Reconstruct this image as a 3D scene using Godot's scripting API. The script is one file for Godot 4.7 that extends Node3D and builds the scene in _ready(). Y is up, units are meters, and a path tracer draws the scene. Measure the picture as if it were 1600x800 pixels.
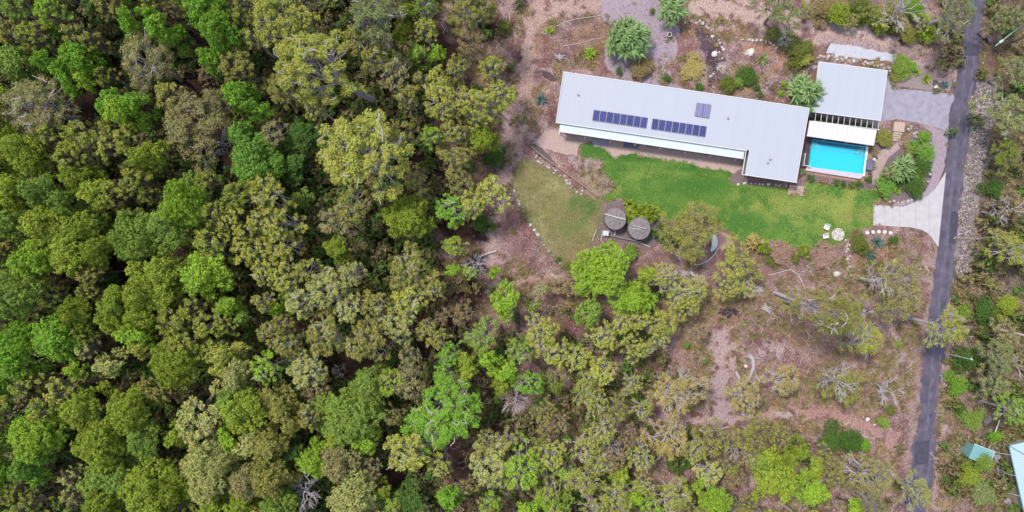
extends Node3D
# Aerial view of a long house, pool, lawn and road in eucalypt forest. World: x right, z down the photo, y up, metres.

const CAM_H := 107.0
const MPP := 0.1          # metres of ground for one photo pixel

class MB:
	var v := PackedVector3Array()
	var c := PackedColorArray()
	var t := PackedVector2Array()
	var use_uv := false
	func tri(a: Vector3, b: Vector3, d: Vector3, col := Color.WHITE) -> void:
		v.push_back(a); v.push_back(b); v.push_back(d)
		c.push_back(col); c.push_back(col); c.push_back(col)
	func quad(a: Vector3, b: Vector3, d: Vector3, e: Vector3, col := Color.WHITE) -> void:
		tri(a, b, d, col)
		tri(a, d, e, col)
	func tube(p: Vector3, q: Vector3, r0: float, r1: float, sides := 5, col := Color.WHITE) -> void:
		var d := (q - p).normalized()
		var s := d.cross(Vector3.UP if absf(d.y) < 0.9 else Vector3.RIGHT).normalized()
		var w := s.cross(d)
		for i in sides:
			var a0 := TAU * i / sides
			var a1 := TAU * (i + 1) / sides
			var n0 := s * cos(a0) + w * sin(a0)
			var n1 := s * cos(a1) + w * sin(a1)
			quad(p + n0 * r0, q + n0 * r1, q + n1 * r1, p + n1 * r0, col)
	func rod(p: Vector3, q: Vector3, r0: float, r1: float, sides := 8, col := Color.WHITE) -> void:
		tube(p, q, r0, r1, sides, col)
		cap(q, (q - p).normalized(), r1, sides, col)
		cap(p, (p - q).normalized(), r0, sides, col)
	func cap(p: Vector3, d: Vector3, r: float, sides: int, col := Color.WHITE) -> void:
		var s := d.cross(Vector3.UP if absf(d.y) < 0.9 else Vector3.RIGHT).normalized()
		var w := s.cross(d)
		for i in sides:
			var a0 := TAU * i / sides
			var a1 := TAU * (i + 1) / sides
			tri(p, p + (s * cos(a1) + w * sin(a1)) * r, p + (s * cos(a0) + w * sin(a0)) * r, col)
	func box(o: Vector3, sz: Vector3, b := Basis.IDENTITY, col := Color.WHITE, bev := 0.0) -> void:
		# a box with its top edges chamfered
		var h := sz * 0.5
		var lo: Array = [Vector3(-h.x, -h.y, -h.z), Vector3(h.x, -h.y, -h.z), Vector3(h.x, -h.y, h.z), Vector3(-h.x, -h.y, h.z)]
		var mid: Array = [Vector3(-h.x, h.y - bev, -h.z), Vector3(h.x, h.y - bev, -h.z), Vector3(h.x, h.y - bev, h.z), Vector3(-h.x, h.y - bev, h.z)]
		var hi: Array = [Vector3(-h.x + bev, h.y, -h.z + bev), Vector3(h.x - bev, h.y, -h.z + bev), Vector3(h.x - bev, h.y, h.z - bev), Vector3(-h.x + bev, h.y, h.z - bev)]
		for k in 4:
			lo[k] = o + b * lo[k]; mid[k] = o + b * mid[k]; hi[k] = o + b * hi[k]
		quad(lo[3], lo[2], lo[1], lo[0], col)
		quad(hi[0], hi[1], hi[2], hi[3], col)
		for k in 4:
			var n := (k + 1) % 4
			quad(lo[k], lo[n], mid[n], mid[k], col)
			if bev > 0.0:
				quad(mid[k], mid[n], hi[n], hi[k], col)
	func slab(p: PackedVector2Array, y0: float, y1: float, col := Color.WHITE) -> void:
		# an extruded polygon lying flat (x, z)
		var idx := Geometry2D.triangulate_polygon(p)
		for k in range(0, idx.size(), 3):
			tri(Vector3(p[idx[k]].x, y1, p[idx[k]].y), Vector3(p[idx[k + 1]].x, y1, p[idx[k + 1]].y), Vector3(p[idx[k + 2]].x, y1, p[idx[k + 2]].y), col)
		if y0 < y1:
			for k in p.size():
				var a := p[k]
				var b2 := p[(k + 1) % p.size()]
				quad(Vector3(a.x, y0, a.y), Vector3(b2.x, y0, b2.y), Vector3(b2.x, y1, b2.y), Vector3(a.x, y1, a.y), col)
	func mesh() -> ArrayMesh:
		var a := []
		a.resize(Mesh.ARRAY_MAX)
		a[Mesh.ARRAY_VERTEX] = v
		a[Mesh.ARRAY_COLOR] = c
		if use_uv:
			if t.size() != v.size():
				t.resize(v.size())
				for i in v.size():
					t[i] = Vector2(v[i].x, v[i].z)
			a[Mesh.ARRAY_TEX_UV] = t
		var m := ArrayMesh.new()
		m.add_surface_from_arrays(Mesh.PRIMITIVE_TRIANGLES, a)
		return m

var R := RandomNumberGenerator.new()
var used := {}
var M := {}
var stone_meshes := []

# ---------------------------------------------------------------- helpers
func G(px: float, py: float, h := 0.0) -> Vector3:
	# where a thing at height h stands, given where the survey photo shows it
	var k := MPP * (CAM_H - h) / CAM_H
	return Vector3((px - 800.0) * k, h, (py - 400.0) * k)

func lin(r: float, g: float, b: float, k := 0.82) -> Color:
	# a real-world base colour given as linear reflectance
	return Color(r * k, g * k, b * k).linear_to_srgb()

func numbered(called: String) -> String:
	var n: int = used.get(called, 0)
	used[called] = n + 1
	return called if n == 0 else "%s_%03d" % [called, n]

func thing(called: String, label: String, category: String, at := Vector3.ZERO, turn := 0.0, group := "") -> Node3D:
	var o := Node3D.new()
	o.name = numbered(called)
	add_child(o)
	o.position = at
	o.rotation.y = turn
	tag(o, label, category, group)
	return o

func tag(o: Node3D, label: String, category := "", group := "") -> void:
	if label: o.set_meta("label", label)
	if category: o.set_meta("category", category)
	if group: o.set_meta("group", group)

func part(called: String, mesh: Mesh, material: Material, parent: Node3D, at := Vector3.ZERO, basis := Basis.IDENTITY) -> MeshInstance3D:
	var o := MeshInstance3D.new()
	o.name = called
	o.mesh = mesh
	o.material_override = material
	parent.add_child(o, true)
	o.transform = Transform3D(basis, at)
	return o

func single(called: String, mesh: Mesh, material: Material, label: String, category: String, at := Vector3.ZERO, turn := 0.0, group := "") -> MeshInstance3D:
	var o := MeshInstance3D.new()
	o.name = numbered(called)
	o.mesh = mesh
	o.material_override = material
	add_child(o)
	o.position = at
	o.rotation.y = turn
	tag(o, label, category, group)
	return o

func structure(called: String, mesh: Mesh, material: Material) -> MeshInstance3D:
	var o := MeshInstance3D.new()
	o.name = numbered(called)
	o.mesh = mesh
	o.material_override = material
	add_child(o)
	o.set_meta("kind", "structure")
	return o

func plain(col: Color, rough := 0.8, metal := 0.0) -> StandardMaterial3D:
	var m := StandardMaterial3D.new()
	m.albedo_color = col
	m.roughness = rough
	m.metallic = metal
	m.metallic_specular = 0.35
	m.vertex_color_use_as_albedo = true
	return m

func noise_img(w: int, h: int, sd: int, freq: float, oct := 3, kind := FastNoiseLite.TYPE_SIMPLEX_SMOOTH, seamless := false) -> PackedByteArray:
	var n := FastNoiseLite.new()
	n.seed = sd
	n.noise_type = kind
	n.frequency = freq
	n.fractal_type = FastNoiseLite.FRACTAL_FBM if oct > 1 else FastNoiseLite.FRACTAL_NONE
	n.fractal_octaves = oct
	var im := n.get_seamless_image(w, h) if seamless else n.get_image(w, h)
	im.convert(Image.FORMAT_L8)
	return im.get_data()

func grain_tex(sd: int, dark: Color, light: Color, coarse := 0.012, fine := 0.22, mix_fine := 0.55, size := 512) -> ImageTexture:
	# two layers of noise between two reflectances (sRGB colours), seamless
	var a := noise_img(size, size, sd, coarse, 4, FastNoiseLite.TYPE_SIMPLEX_SMOOTH, true)
	var b := noise_img(size, size, sd + 7, fine, 2, FastNoiseLite.TYPE_SIMPLEX_SMOOTH, true)
	var d := PackedByteArray()
	d.resize(size * size * 3)
	for i in size * size:
		var f := clampf(((a[i] / 255.0) * (1.0 - mix_fine) + (b[i] / 255.0) * mix_fine - 0.5) * 1.7 + 0.5, 0.0, 1.0)
		d[i * 3] = int(255.0 * lerpf(dark.r, light.r, f))
		d[i * 3 + 1] = int(255.0 * lerpf(dark.g, light.g, f))
		d[i * 3 + 2] = int(255.0 * lerpf(dark.b, light.b, f))
	return ImageTexture.create_from_image(Image.create_from_data(size, size, false, Image.FORMAT_RGB8, d))

func grained(sd: int, dark: Color, light: Color, metres := 12.0, rough := 0.9, coarse := 0.012, fine := 0.22, mix_fine := 0.55) -> StandardMaterial3D:
	var m := plain(Color.WHITE, rough)
	m.albedo_texture = grain_tex(sd, dark, light, coarse, fine, mix_fine)
	m.uv1_triplanar = true
	m.uv1_world_triplanar = true
	m.uv1_scale = Vector3.ONE / metres
	return m

func rough_edge(pts: Array, h := 0.0, amount := 0.25, step := 0.6, sd := 1) -> PackedVector2Array:
	# photo pixels of an outline -> a world outline whose edge wanders as soil and grass edges do
	var n := FastNoiseLite.new()
	n.seed = sd
	n.frequency = 0.55
	var out := PackedVector2Array()
	for k in pts.size():
		var a := G(pts[k][0], pts[k][1], h)
		var b := G(pts[(k + 1) % pts.size()][0], pts[(k + 1) % pts.size()][1], h)
		var count := maxi(1, int((b - a).length() / step)) if amount > 0.0 else 1
		for i in count:
			var p := a.lerp(b, float(i) / count)
			out.push_back(Vector2(p.x + n.get_noise_2d(p.x, p.z) * amount, p.z + n.get_noise_2d(p.x + 70.0, p.z) * amount))
	return out

func sheet(called: String, pts: Array, level: float, material: Material, amount := 0.3, sd := 1, thick := 0.0) -> MeshInstance3D:
	var b := MB.new()
	b.use_uv = true
	var poly := rough_edge(pts, 0.0, amount, 0.6, sd)
	b.slab(poly, level - thick, level)
	zones.append(poly)
	return structure(called, b.mesh(), material)

var zones := []   # outlines that loose litter stays out of

var lanes := []   # worn wheel tracks: points and half width, in photo pixels

func near_track(x: float, z: float) -> bool:
	var p := Vector2(x / MPP + 800.0, z / MPP + 400.0)
	for l in lanes:
		for k in l[0].size() - 1:
			var a := Vector2(l[0][k][0], l[0][k][1]); var b := Vector2(l[0][k + 1][0], l[0][k + 1][1])
			if p.distance_squared_to(Geometry2D.get_closest_point_to_segment(p, a, b)) < l[1] * l[1]: return true
	return false

func in_zone(x: float, z: float) -> bool:
	for p in zones:
		if Geometry2D.is_point_in_polygon(Vector2(x, z), p):
			return true
	return false

func stone_mesh(sd: int) -> ArrayMesh:
	# a rounded, uneven rock about 1 m across, flat at the bottom
	var r := RandomNumberGenerator.new()
	r.seed = sd
	var b := MB.new()
	var rings := []
	var sides := 7
	for k in 4:
		var y := [0.0, 0.22, 0.46, 0.58][k] as float
		var rad := [0.47, 0.52, 0.38, 0.14][k] as float
		var ring := []
		for i in sides:
			var a := TAU * i / sides + r.randf_range(-0.2, 0.2)
			var q := rad * r.randf_range(0.78, 1.15)
			ring.append(Vector3(cos(a) * q, y + r.randf_range(-0.06, 0.06) * minf(k, 1), sin(a) * q * 0.85))
		rings.append(ring)
	for k in 3:
		for i in sides:
			var j := (i + 1) % sides
			b.quad(rings[k][i], rings[k + 1][i], rings[k + 1][j], rings[k][j])
	for i in sides:
		b.tri(rings[3][i], Vector3(0, 0.6, 0), rings[3][(i + 1) % sides])
	return b.mesh()

func stones_on(parent: Node3D, pts: Array, spacing: float, size: float, mats: Array, called := "stone", spread := 0.0) -> void:
	# stones set along a line of photo pixels, as children of parent (which stands at the line's first point)
	for k in pts.size() - 1:
		var a := G(pts[k][0], pts[k][1])
		var b := G(pts[k + 1][0], pts[k + 1][1])
		var count := maxi(1, int((b - a).length() / spacing))
		for i in count:
			var p := a.lerp(b, (i + R.randf_range(0.1, 0.9)) / count) - parent.position
			p += Vector3(R.randf_range(-spread, spread), 0, R.randf_range(-spread, spread))
			var s := size * R.randf_range(0.65, 1.35)
			part(called, stone_meshes[R.randi() % stone_meshes.size()], mats[R.randi() % mats.size()], parent, p, Basis(Vector3.UP, R.randf() * TAU).scaled(Vector3(s, s * 0.9, s)))

# ---------------------------------------------------------------- the scene
func _ready() -> void:
	R.seed = 20240611
	# camera straight down from a drone
	var cam := Camera3D.new()
	cam.name = "camera"
	add_child(cam)
	cam.position = Vector3(0, CAM_H, 0)
	cam.rotation = Vector3(-PI / 2, 0, 0)
	cam.fov = rad_to_deg(2.0 * atan(40.0 / CAM_H))
	cam.near = 0.5
	cam.far = 1200.0
	cam.current = true
	# bright overcast sky
	var sky_mat := ProceduralSkyMaterial.new()
	sky_mat.sky_top_color = Color(0.85, 0.88, 0.97)
	sky_mat.sky_horizon_color = Color(0.74, 0.77, 0.82)
	sky_mat.sky_curve = 0.2
	sky_mat.ground_horizon_color = Color(0.5, 0.49, 0.46)
	sky_mat.ground_bottom_color = Color(0.3, 0.29, 0.27)
	sky_mat.sky_energy_multiplier = 0.66
	var sky := Sky.new()
	sky.sky_material = sky_mat
	var env := Environment.new()
	env.background_mode = Environment.BG_SKY
	env.sky = sky
	env.tonemap_mode = Environment.TONE_MAPPER_LINEAR
	env.tonemap_exposure = 3.15
	env.sdfgi_enabled = true
	env.ssao_enabled = true
	env.ssil_enabled = true
	var we := WorldEnvironment.new()
	we.name = "world_environment"
	we.environment = env
	add_child(we)
	# a veiled sun from the upper left of the photo
	var sun := DirectionalLight3D.new()
	sun.name = "sun"
	sun.light_energy = 0.5
	sun.light_angular_distance = 10.0
	sun.light_color = Color(1.0, 0.96, 0.91)
	sun.shadow_enabled = true
	add_child(sun)
	sun.look_at_from_position(Vector3(-27, 62, -22), Vector3.ZERO, Vector3.UP)

	for k in 6:
		stone_meshes.append(stone_mesh(500 + k))
	make_materials()
	build_ground()
	build_sheets()
	build_house()
	build_pool_court()
	build_neighbours()
	build_tanks()
	build_yard()
	build_plants()
	build_forest()
	build_loose()

# ---------------------------------------------------------------- materials
func seen(r: float, g: float, b: float, k := 0.49) -> Color:
	# reflectance of a surface that a photo of this exposure shows as (r, g, b)
	var c := Color(r / 255.0, g / 255.0, b / 255.0).srgb_to_linear()
	return Color(c.r * k, c.g * k, c.b * k).linear_to_srgb()

func make_materials() -> void:
	M.roof = []
	for k in 4:
		var t := [1.0, 0.99, 1.008, 0.996][k] as float
		var m := plain(lin(0.39 * t, 0.425 * t, 0.505 * t), 0.5)
		M.roof.append(m)
	M.trim = plain(lin(0.56, 0.58, 0.61), 0.55)
	M.verandah = plain(lin(0.52, 0.61, 0.64), 0.4)
	M.poolroof = []
	for k in 3:
		var t := [1.0, 0.97, 1.02][k] as float
		M.poolroof.append(plain(lin(0.58 * t, 0.59 * t, 0.61 * t), 0.5))
	M.wall = plain(lin(0.38, 0.34, 0.31), 0.85)
	M.dark = plain(lin(0.05, 0.04, 0.045), 0.7)
	M.steel = plain(lin(0.42, 0.42, 0.44), 0.5, 0.3)
	M.panel = []
	for k in 3:
		var t := [1.0, 0.9, 1.08][k] as float
		M.panel.append(plain(lin(0.036 * t, 0.046 * t, 0.185 * t), 0.55))
	M.panel_frame = plain(lin(0.5, 0.51, 0.55), 0.5)
	M.collector_frame = plain(lin(0.1, 0.1, 0.17), 0.5)
	M.flag_path = grained(47, lin(0.29, 0.225, 0.22), lin(0.42, 0.335, 0.33), 5.0, 0.9)
	M.collector = plain(lin(0.19, 0.2, 0.36), 0.35)
	M.timber = grained(31, lin(0.16, 0.11, 0.09), lin(0.32, 0.24, 0.2), 1.5, 0.85)
	M.pale_timber = grained(32, lin(0.34, 0.26, 0.22), lin(0.52, 0.42, 0.37), 2.0, 0.85)
	M.deck = grained(33, lin(0.05, 0.03, 0.045), lin(0.11, 0.065, 0.085), 3.0, 0.6)
	M.concrete = grained(34, lin(0.38, 0.37, 0.41), lin(0.48, 0.47, 0.51), 9.0, 0.85)
	M.drive = grained(35, lin(0.23, 0.225, 0.285), lin(0.34, 0.325, 0.41), 10.0, 0.9, 0.014, 0.3, 0.4)
	M.asphalt = grained(36, lin(0.062, 0.058, 0.088), lin(0.12, 0.112, 0.162), 11.0, 0.85, 0.01, 0.3, 0.4)
	M.worn = grained(48, lin(0.085, 0.08, 0.115), lin(0.14, 0.132, 0.185), 9.0, 0.8, 0.012, 0.3, 0.4)
	M.patch = grained(37, lin(0.045, 0.045, 0.07), lin(0.075, 0.075, 0.115), 6.0, 0.8)
	M.gravel_pad = grained(38, lin(0.34, 0.36, 0.43), lin(0.55, 0.57, 0.66), 6.0, 0.9, 0.02, 0.3, 0.7)
	M.path = grained(39, lin(0.2, 0.16, 0.2), lin(0.4, 0.33, 0.4), 7.0, 0.95, 0.02, 0.3, 0.7)
	M.verge = grained(40, lin(0.15, 0.125, 0.13), lin(0.34, 0.285, 0.29), 6.0, 0.95, 0.02, 0.3, 0.75)
	M.mulch = grained(41, lin(0.09, 0.065, 0.075), lin(0.27, 0.2, 0.22), 5.0, 0.95, 0.02, 0.3, 0.75)
	M.brickpave = grained(42, lin(0.25, 0.14, 0.1), lin(0.4, 0.24, 0.18), 5.0, 0.9)
	M.red_soil = grained(43, lin(0.3, 0.18, 0.15), lin(0.44, 0.29, 0.26), 6.0, 0.95)
	M.soil = grained(46, lin(0.33, 0.245, 0.225), lin(0.46, 0.355, 0.335), 8.0, 0.95, 0.02, 0.3, 0.6)
	M.pool = plain(lin(0.01, 0.56, 0.76), 0.5)
	M.pool_step = plain(lin(0.12, 0.58, 0.68), 0.5)
	M.coping = grained(44, lin(0.42, 0.4, 0.48), lin(0.54, 0.51, 0.59), 3.0, 0.7)
	M.stone = []
	for k in 4:
		var c: Array = [[0.34, 0.3, 0.29], [0.46, 0.41, 0.39], [0.24, 0.2, 0.2], [0.56, 0.52, 0.5]][k]
		M.stone.append(grained(60 + k, lin(c[0] * 0.75, c[1] * 0.75, c[2] * 0.75), lin(c[0] * 1.15, c[1] * 1.15, c[2] * 1.15), 1.5, 0.9))
	M.dark_stone = grained(65, lin(0.06, 0.05, 0.06), lin(0.17, 0.14, 0.16), 1.2, 0.9)
	M.char = grained(67, lin(0.025, 0.02, 0.025), lin(0.07, 0.055, 0.065), 1.0, 0.95)
	M.white_stone = grained(66, lin(0.55, 0.52, 0.5), lin(0.72, 0.7, 0.68), 1.2, 0.9)
	M.bark_pale = grained(70, lin(0.3, 0.27, 0.26), lin(0.6, 0.56, 0.55), 1.6, 0.85)
	M.bark_grey = grained(71, lin(0.14, 0.115, 0.1), lin(0.32, 0.27, 0.24), 1.6, 0.9)
	M.bark_dark = grained(72, lin(0.05, 0.035, 0.03), lin(0.14, 0.1, 0.085), 1.2, 0.9)
	M.bark_dead = grained(73, lin(0.3, 0.27, 0.3), lin(0.55, 0.51, 0.56), 1.4, 0.85)
	M.tank = grained(74, lin(0.14, 0.125, 0.135), lin(0.28, 0.25, 0.265), 3.0, 0.85)
	M.pipe = plain(lin(0.6, 0.58, 0.56), 0.5)
	M.white = plain(lin(0.74, 0.75, 0.76), 0.5)
	M.blue_roof = plain(lin(0.36, 0.49, 0.56), 0.5)
	M.teal = plain(lin(0.16, 0.34, 0.36), 0.5)
	M.pale_blue = grained(75, lin(0.42, 0.5, 0.56), lin(0.6, 0.66, 0.7), 2.0, 0.7)
	M.galv = plain(lin(0.4, 0.58, 0.56), 0.45, 0.1)
	M.cushion = plain(lin(0.14, 0.14, 0.21), 0.9)
	var glass := plain(Color(0.9, 0.97, 0.97, 0.14), 0.03)
	glass.transparency = BaseMaterial3D.TRANSPARENCY_ALPHA
	M.glass = glass
	var water := plain(Color(0.2, 0.8, 0.95, 0.12), 0.04)
	water.transparency = BaseMaterial3D.TRANSPARENCY_ALPHA
	M.water = water
	# foliage: leaf reflectances
	var F := {
		"lime": [0.205, 0.335, 0.035], "bright": [0.14, 0.28, 0.03], "emerald": [0.14, 0.28, 0.045],
		"green": [0.165, 0.25, 0.045], "dark": [0.06, 0.12, 0.025], "olive": [0.225, 0.23, 0.058],
		"yolive": [0.285, 0.31, 0.062], "pale": [0.3, 0.325, 0.105], "grey": [0.235, 0.225, 0.09],
		"drab": [0.24, 0.19, 0.09], "yellow": [0.31, 0.335, 0.068], "sage": [0.185, 0.22, 0.085],
		"moss": [0.16, 0.215, 0.025], "limeolive": [0.21, 0.28, 0.035], "dry": [0.33, 0.275, 0.1],
		"blue": [0.075, 0.135, 0.125], "silver": [0.33, 0.4, 0.29], "bracken": [0.115, 0.14, 0.03], "fern": [0.215, 0.26, 0.045], "rust": [0.3, 0.2, 0.16], "spike": [0.17, 0.27, 0.105]}
	M.leaf = {}
	for k in F:
		var m := plain(lin(F[k][0] * 1.1, F[k][1] * 1.1, F[k][2] * 1.1, 1.0), 0.65)
		m.cull_mode = BaseMaterial3D.CULL_DISABLED
		m.metallic_specular = 0.2
		m.backlight_enabled = true
		m.backlight = Color(lin(F[k][0] * 0.55, F[k][1] * 0.55, F[k][2] * 0.4, 1.0))
		M.leaf[k] = m

# ---------------------------------------------------------------- ground
const GW := 2048
const GH := 1024
var gd := PackedByteArray()
var n_mid := PackedByteArray()
var n_fine := PackedByteArray()

func blob(cx: float, cy: float, rx: float, ry: float, deg: float, col: Color, strength := 0.9) -> void:
	# a patch of other soil in the ground's colour map, one map pixel for each 0.1 m
	cx += 224.0; cy += 112.0
	var ca := cos(deg_to_rad(deg)); var sa := sin(deg_to_rad(deg))
	var e := maxf(rx, ry) * 1.35
	for y in range(maxi(0, int(cy - e)), mini(GH, int(cy + e))):
		for x in range(maxi(0, int(cx - e)), mini(GW, int(cx + e))):
			var dx := x - cx; var dy := y - cy
			var u := (dx * ca + dy * sa) / rx
			var w := (dy * ca - dx * sa) / ry
			var d := u * u + w * w
			if d > 1.8: continue
			var i := y * GW + x
			var a := clampf((1.0 - d) * 1.6 + (n_mid[i] - 128) / 70.0, 0.0, 1.0) * strength
			if a > 0.0: stain(i, col, a)

func track(pts: Array, width: float, col: Color, strength := 0.9) -> void:
	if width > 7.0: lanes.append([pts, width * 0.8])
	for k in pts.size() - 1:
		var a := Vector2(pts[k][0] + 224.0, pts[k][1] + 112.0)
		var b := Vector2(pts[k + 1][0] + 224.0, pts[k + 1][1] + 112.0)
		var e := width * 1.3
		for y in range(maxi(0, int(minf(a.y, b.y) - e)), mini(GH, int(maxf(a.y, b.y) + e))):
			for x in range(maxi(0, int(minf(a.x, b.x) - e)), mini(GW, int(maxf(a.x, b.x) + e))):
				var p := Vector2(x, y)
				var t := clampf((p - a).dot(b - a) / (b - a).length_squared(), 0.0, 1.0)
				var d := p.distance_to(a.lerp(b, t)) / width
				if d > 1.3: continue
				var i := y * GW + x
				var s := clampf((1.0 - d) * 1.5 + (n_mid[i] - 128) / 75.0, 0.0, 1.0) * strength
				if s > 0.0: stain(i, col, s)

func stain(i: int, col: Color, a: float) -> void:
	var f := 1.0 + (n_fine[i] - 128) / 128.0 * 0.26
	gd[i * 3] = clampi(int(lerpf(gd[i * 3], col.r * 255.0 * f, a)), 0, 255)
	gd[i * 3 + 1] = clampi(int(lerpf(gd[i * 3 + 1], col.g * 255.0 * f, a)), 0, 255)
	gd[i * 3 + 2] = clampi(int(lerpf(gd[i * 3 + 2], col.b * 255.0 * f, a)), 0, 255)

func build_ground() -> void:
	n_fine = noise_img(GW, GH, 11, 0.28, 2)
	n_mid = noise_img(GW, GH, 12, 0.045, 3)
	var n_big := noise_img(GW, GH, 13, 0.009, 3)
	gd.resize(GW * GH * 3)
	var n_soil := noise_img(GW, GH, 14, 0.016, 4)
	var lit_d := seen(130, 102, 102); var lit_l := seen(212, 186, 184)
	var olv_d := seen(104, 84, 62); var olv_l := seen(178, 152, 116)
	var red_d := seen(110, 78, 76); var red_l := seen(184, 146, 142)
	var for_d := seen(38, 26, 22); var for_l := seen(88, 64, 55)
	var rgt_d := seen(80, 72, 58); var rgt_l := seen(150, 134, 116)
	for y in GH:
		for x in GW:
			var i := y * GW + x
			var f := clampf((n_fine[i] - 128) / 128.0 * 0.6 + (n_mid[i] - 128) / 128.0 * 0.45 + 0.5, 0.0, 1.0)
			var px := x - 224.0 + (n_big[i] - 128) * 1.1
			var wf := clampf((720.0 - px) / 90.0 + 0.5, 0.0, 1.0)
			var wr := clampf((px - 1530.0) / 40.0 + 0.5, 0.0, 1.0)
			var d := lit_d; var l := lit_l
			var sw := (n_soil[i] - 128) / 38.0
			if sw > 0.25:
				d = d.lerp(olv_d, minf(sw - 0.25, 0.75)); l = l.lerp(olv_l, minf(sw - 0.25, 0.75))
			elif sw < -0.25:
				d = d.lerp(red_d, minf(-sw - 0.25, 0.8)); l = l.lerp(red_l, minf(-sw - 0.25, 0.8))
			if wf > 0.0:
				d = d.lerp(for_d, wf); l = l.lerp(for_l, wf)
			if wr > 0.0:
				d = d.lerp(rgt_d, wr); l = l.lerp(rgt_l, wr)
			var b := 0.86 + n_big[i] / 255.0 * 0.28
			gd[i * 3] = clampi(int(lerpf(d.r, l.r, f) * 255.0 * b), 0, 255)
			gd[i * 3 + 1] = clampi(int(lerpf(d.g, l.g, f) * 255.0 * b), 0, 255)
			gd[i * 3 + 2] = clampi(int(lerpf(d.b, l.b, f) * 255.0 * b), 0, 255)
	var pale := seen(204, 178, 170)
	var lilac := seen(188, 166, 172)
	var red := seen(128, 84, 82)
	var olive := seen(140, 128, 84)
	var tan := seen(168, 134, 104)
	var dusk := seen(92, 74, 88)
	# vehicle tracks and bare soil
	track([[846, -20], [834, 40], [820, 100], [808, 170], [797, 250], [788, 300], [780, 345], [764, 395]], 19, seen(196, 166, 158), 0.9)
	track([[846, 20], [880, 10], [930, 4], [1000, -8]], 16, seen(200, 172, 164), 0.85)
	track([[790, 170], [782, 240], [775, 300]], 10, lilac, 0.6)
	blob(790, 385, 34, 30, 0, lilac, 0.55)
	blob(815, 360, 40, 45, 20, red, 0.5)
	track([[800, 442], [835, 436], [862, 430]], 5, pale, 0.85)
	track([[860, 431], [882, 433], [905, 434]], 5, seen(214, 204, 212), 0.9)
	track([[1080, 8], [1140, 14], [1190, 22], [1235, 32], [1290, 50], [1350, 60], [1420, 80], [1490, 116]], 20, seen(206, 180, 174), 1.0)
	track([[1300, 40], [1360, 52], [1410, 60]], 6, seen(206, 190, 192), 0.8)
	track([[1290, 60], [1360, 72], [1415, 90], [1478, 126]], 9, lilac, 0.8)
	blob(1440, 85, 45, 12, 18, seen(140, 120, 118), 0.5)
	blob(1140, 15, 70, 20, 8, pale, 0.7)
	blob(1065, 70, 20, 40, 0, red, 0.5)
	blob(1108, 68, 19, 40, -28, dusk, 0.85)
	blob(1112, 92, 16, 14, 0, seen(78, 60, 82), 0.8)
	blob(1082, 108, 26, 24, 0, seen(182, 166, 140), 0.8)
	blob(1120, 45, 14, 12, 0, pale, 0.8)
	blob(1122, 118, 18, 14, 40, dusk, 0.6)
	blob(1190, 75, 28, 9, 4, seen(186, 140, 124), 0.85)
	blob(1217, 96, 13, 20, 0, seen(186, 140, 124), 0.85)
	blob(1172, 82, 9, 5, 0, seen(226, 216, 222), 0.9)
	blob(1175, 96, 8, 8, 0, dusk, 0.6)
	blob(1130, 105, 12, 8, 20, seen(214, 200, 188), 0.6)
	blob(930, 55, 48, 26, -8, tan, 0.5)
	blob(930, 88, 28, 18, 0, seen(132, 100, 72), 0.6)
	blob(850, 62, 18, 26, 0, seen(140, 102, 84), 0.5)
	blob(875, 88, 14, 10, 0, dusk, 0.6)
	blob(852, 117, 18, 6, 22, seen(84, 66, 76), 0.8)
	blob(930, 12, 30, 16, 0, seen(196, 166, 160), 0.6)
	# between the house and the lawn
	blob(850, 215, 34, 22, 20, seen(190, 168, 168), 0.7)
	blob(1050, 240, 130, 13, 9, seen(180, 144, 132), 0.75)
	blob(925, 270, 38, 24, 40, seen(176, 158, 146), 0.75)
	blob(925, 292, 26, 16, 40, seen(176, 160, 128), 0.6)
	blob(905, 255, 24, 14, 35, lilac, 0.6)
	blob(1165, 286, 30, 7, 6, seen(124, 100, 104), 0.7)
	blob(850, 245, 24, 6, 38, dusk, 0.4)
	blob(880, 285, 40, 7, 38, seen(196, 180, 180), 0.5)
	# the dry clearing
	track([[1128, 520], [1132, 560], [1128, 600], [1126, 645]], 22, seen(196, 172, 172), 0.9)
	track([[990, 652], [1040, 654], [1090, 656], [1140, 656], [1190, 650], [1240, 642], [1300, 645], [1360, 668], [1400, 700]], 11, seen(196, 164, 156), 0.9)
	track([[800, 440], [860, 436], [905, 436], [960, 440]], 8, seen(186, 150, 142), 0.7)
	blob(1128, 620, 30, 40, 0, lilac, 0.75)
	blob(1205, 545, 22, 16, 0, seen(204, 186, 190), 0.7)
	blob(1130, 655, 60, 9, -5, seen(198, 176, 180), 0.85)
	blob(1228, 648, 22, 9, -20, seen(206, 188, 190), 0.85)
	blob(1040, 652, 40, 7, 0, seen(176, 150, 160), 0.7)
	blob(1110, 480, 70, 36, 0, seen(172, 134, 116), 0.8)
	blob(1220, 420, 60, 26, 0, seen(156, 122, 122), 0.5)
	blob(1230, 500, 60, 40, 0, seen(150, 116, 106), 0.5)
	blob(1300, 640, 70, 20, 10, seen(184, 142, 136), 0.75)
	blob(1370, 690, 40, 40, 0, seen(184, 146, 146), 0.7)
	blob(1355, 480, 16, 22, 0, seen(190, 156, 170), 0.8)
	blob(1405, 545, 18, 30, 0, lilac, 0.7)
	blob(1365, 405, 40, 20, 0, seen(184, 134, 118), 0.7)
	blob(1310, 430, 30, 24, 0, seen(172, 150, 130), 0.5)
	blob(1420, 420, 30, 40, -10, seen(172, 150, 152), 0.6)
	blob(1300, 540, 60, 30, 0, seen(150, 122, 92), 0.45)
	blob(900, 470, 60, 40, 0, red, 0.5)
	blob(900, 515, 34, 20, 0, red, 0.65)
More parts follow.
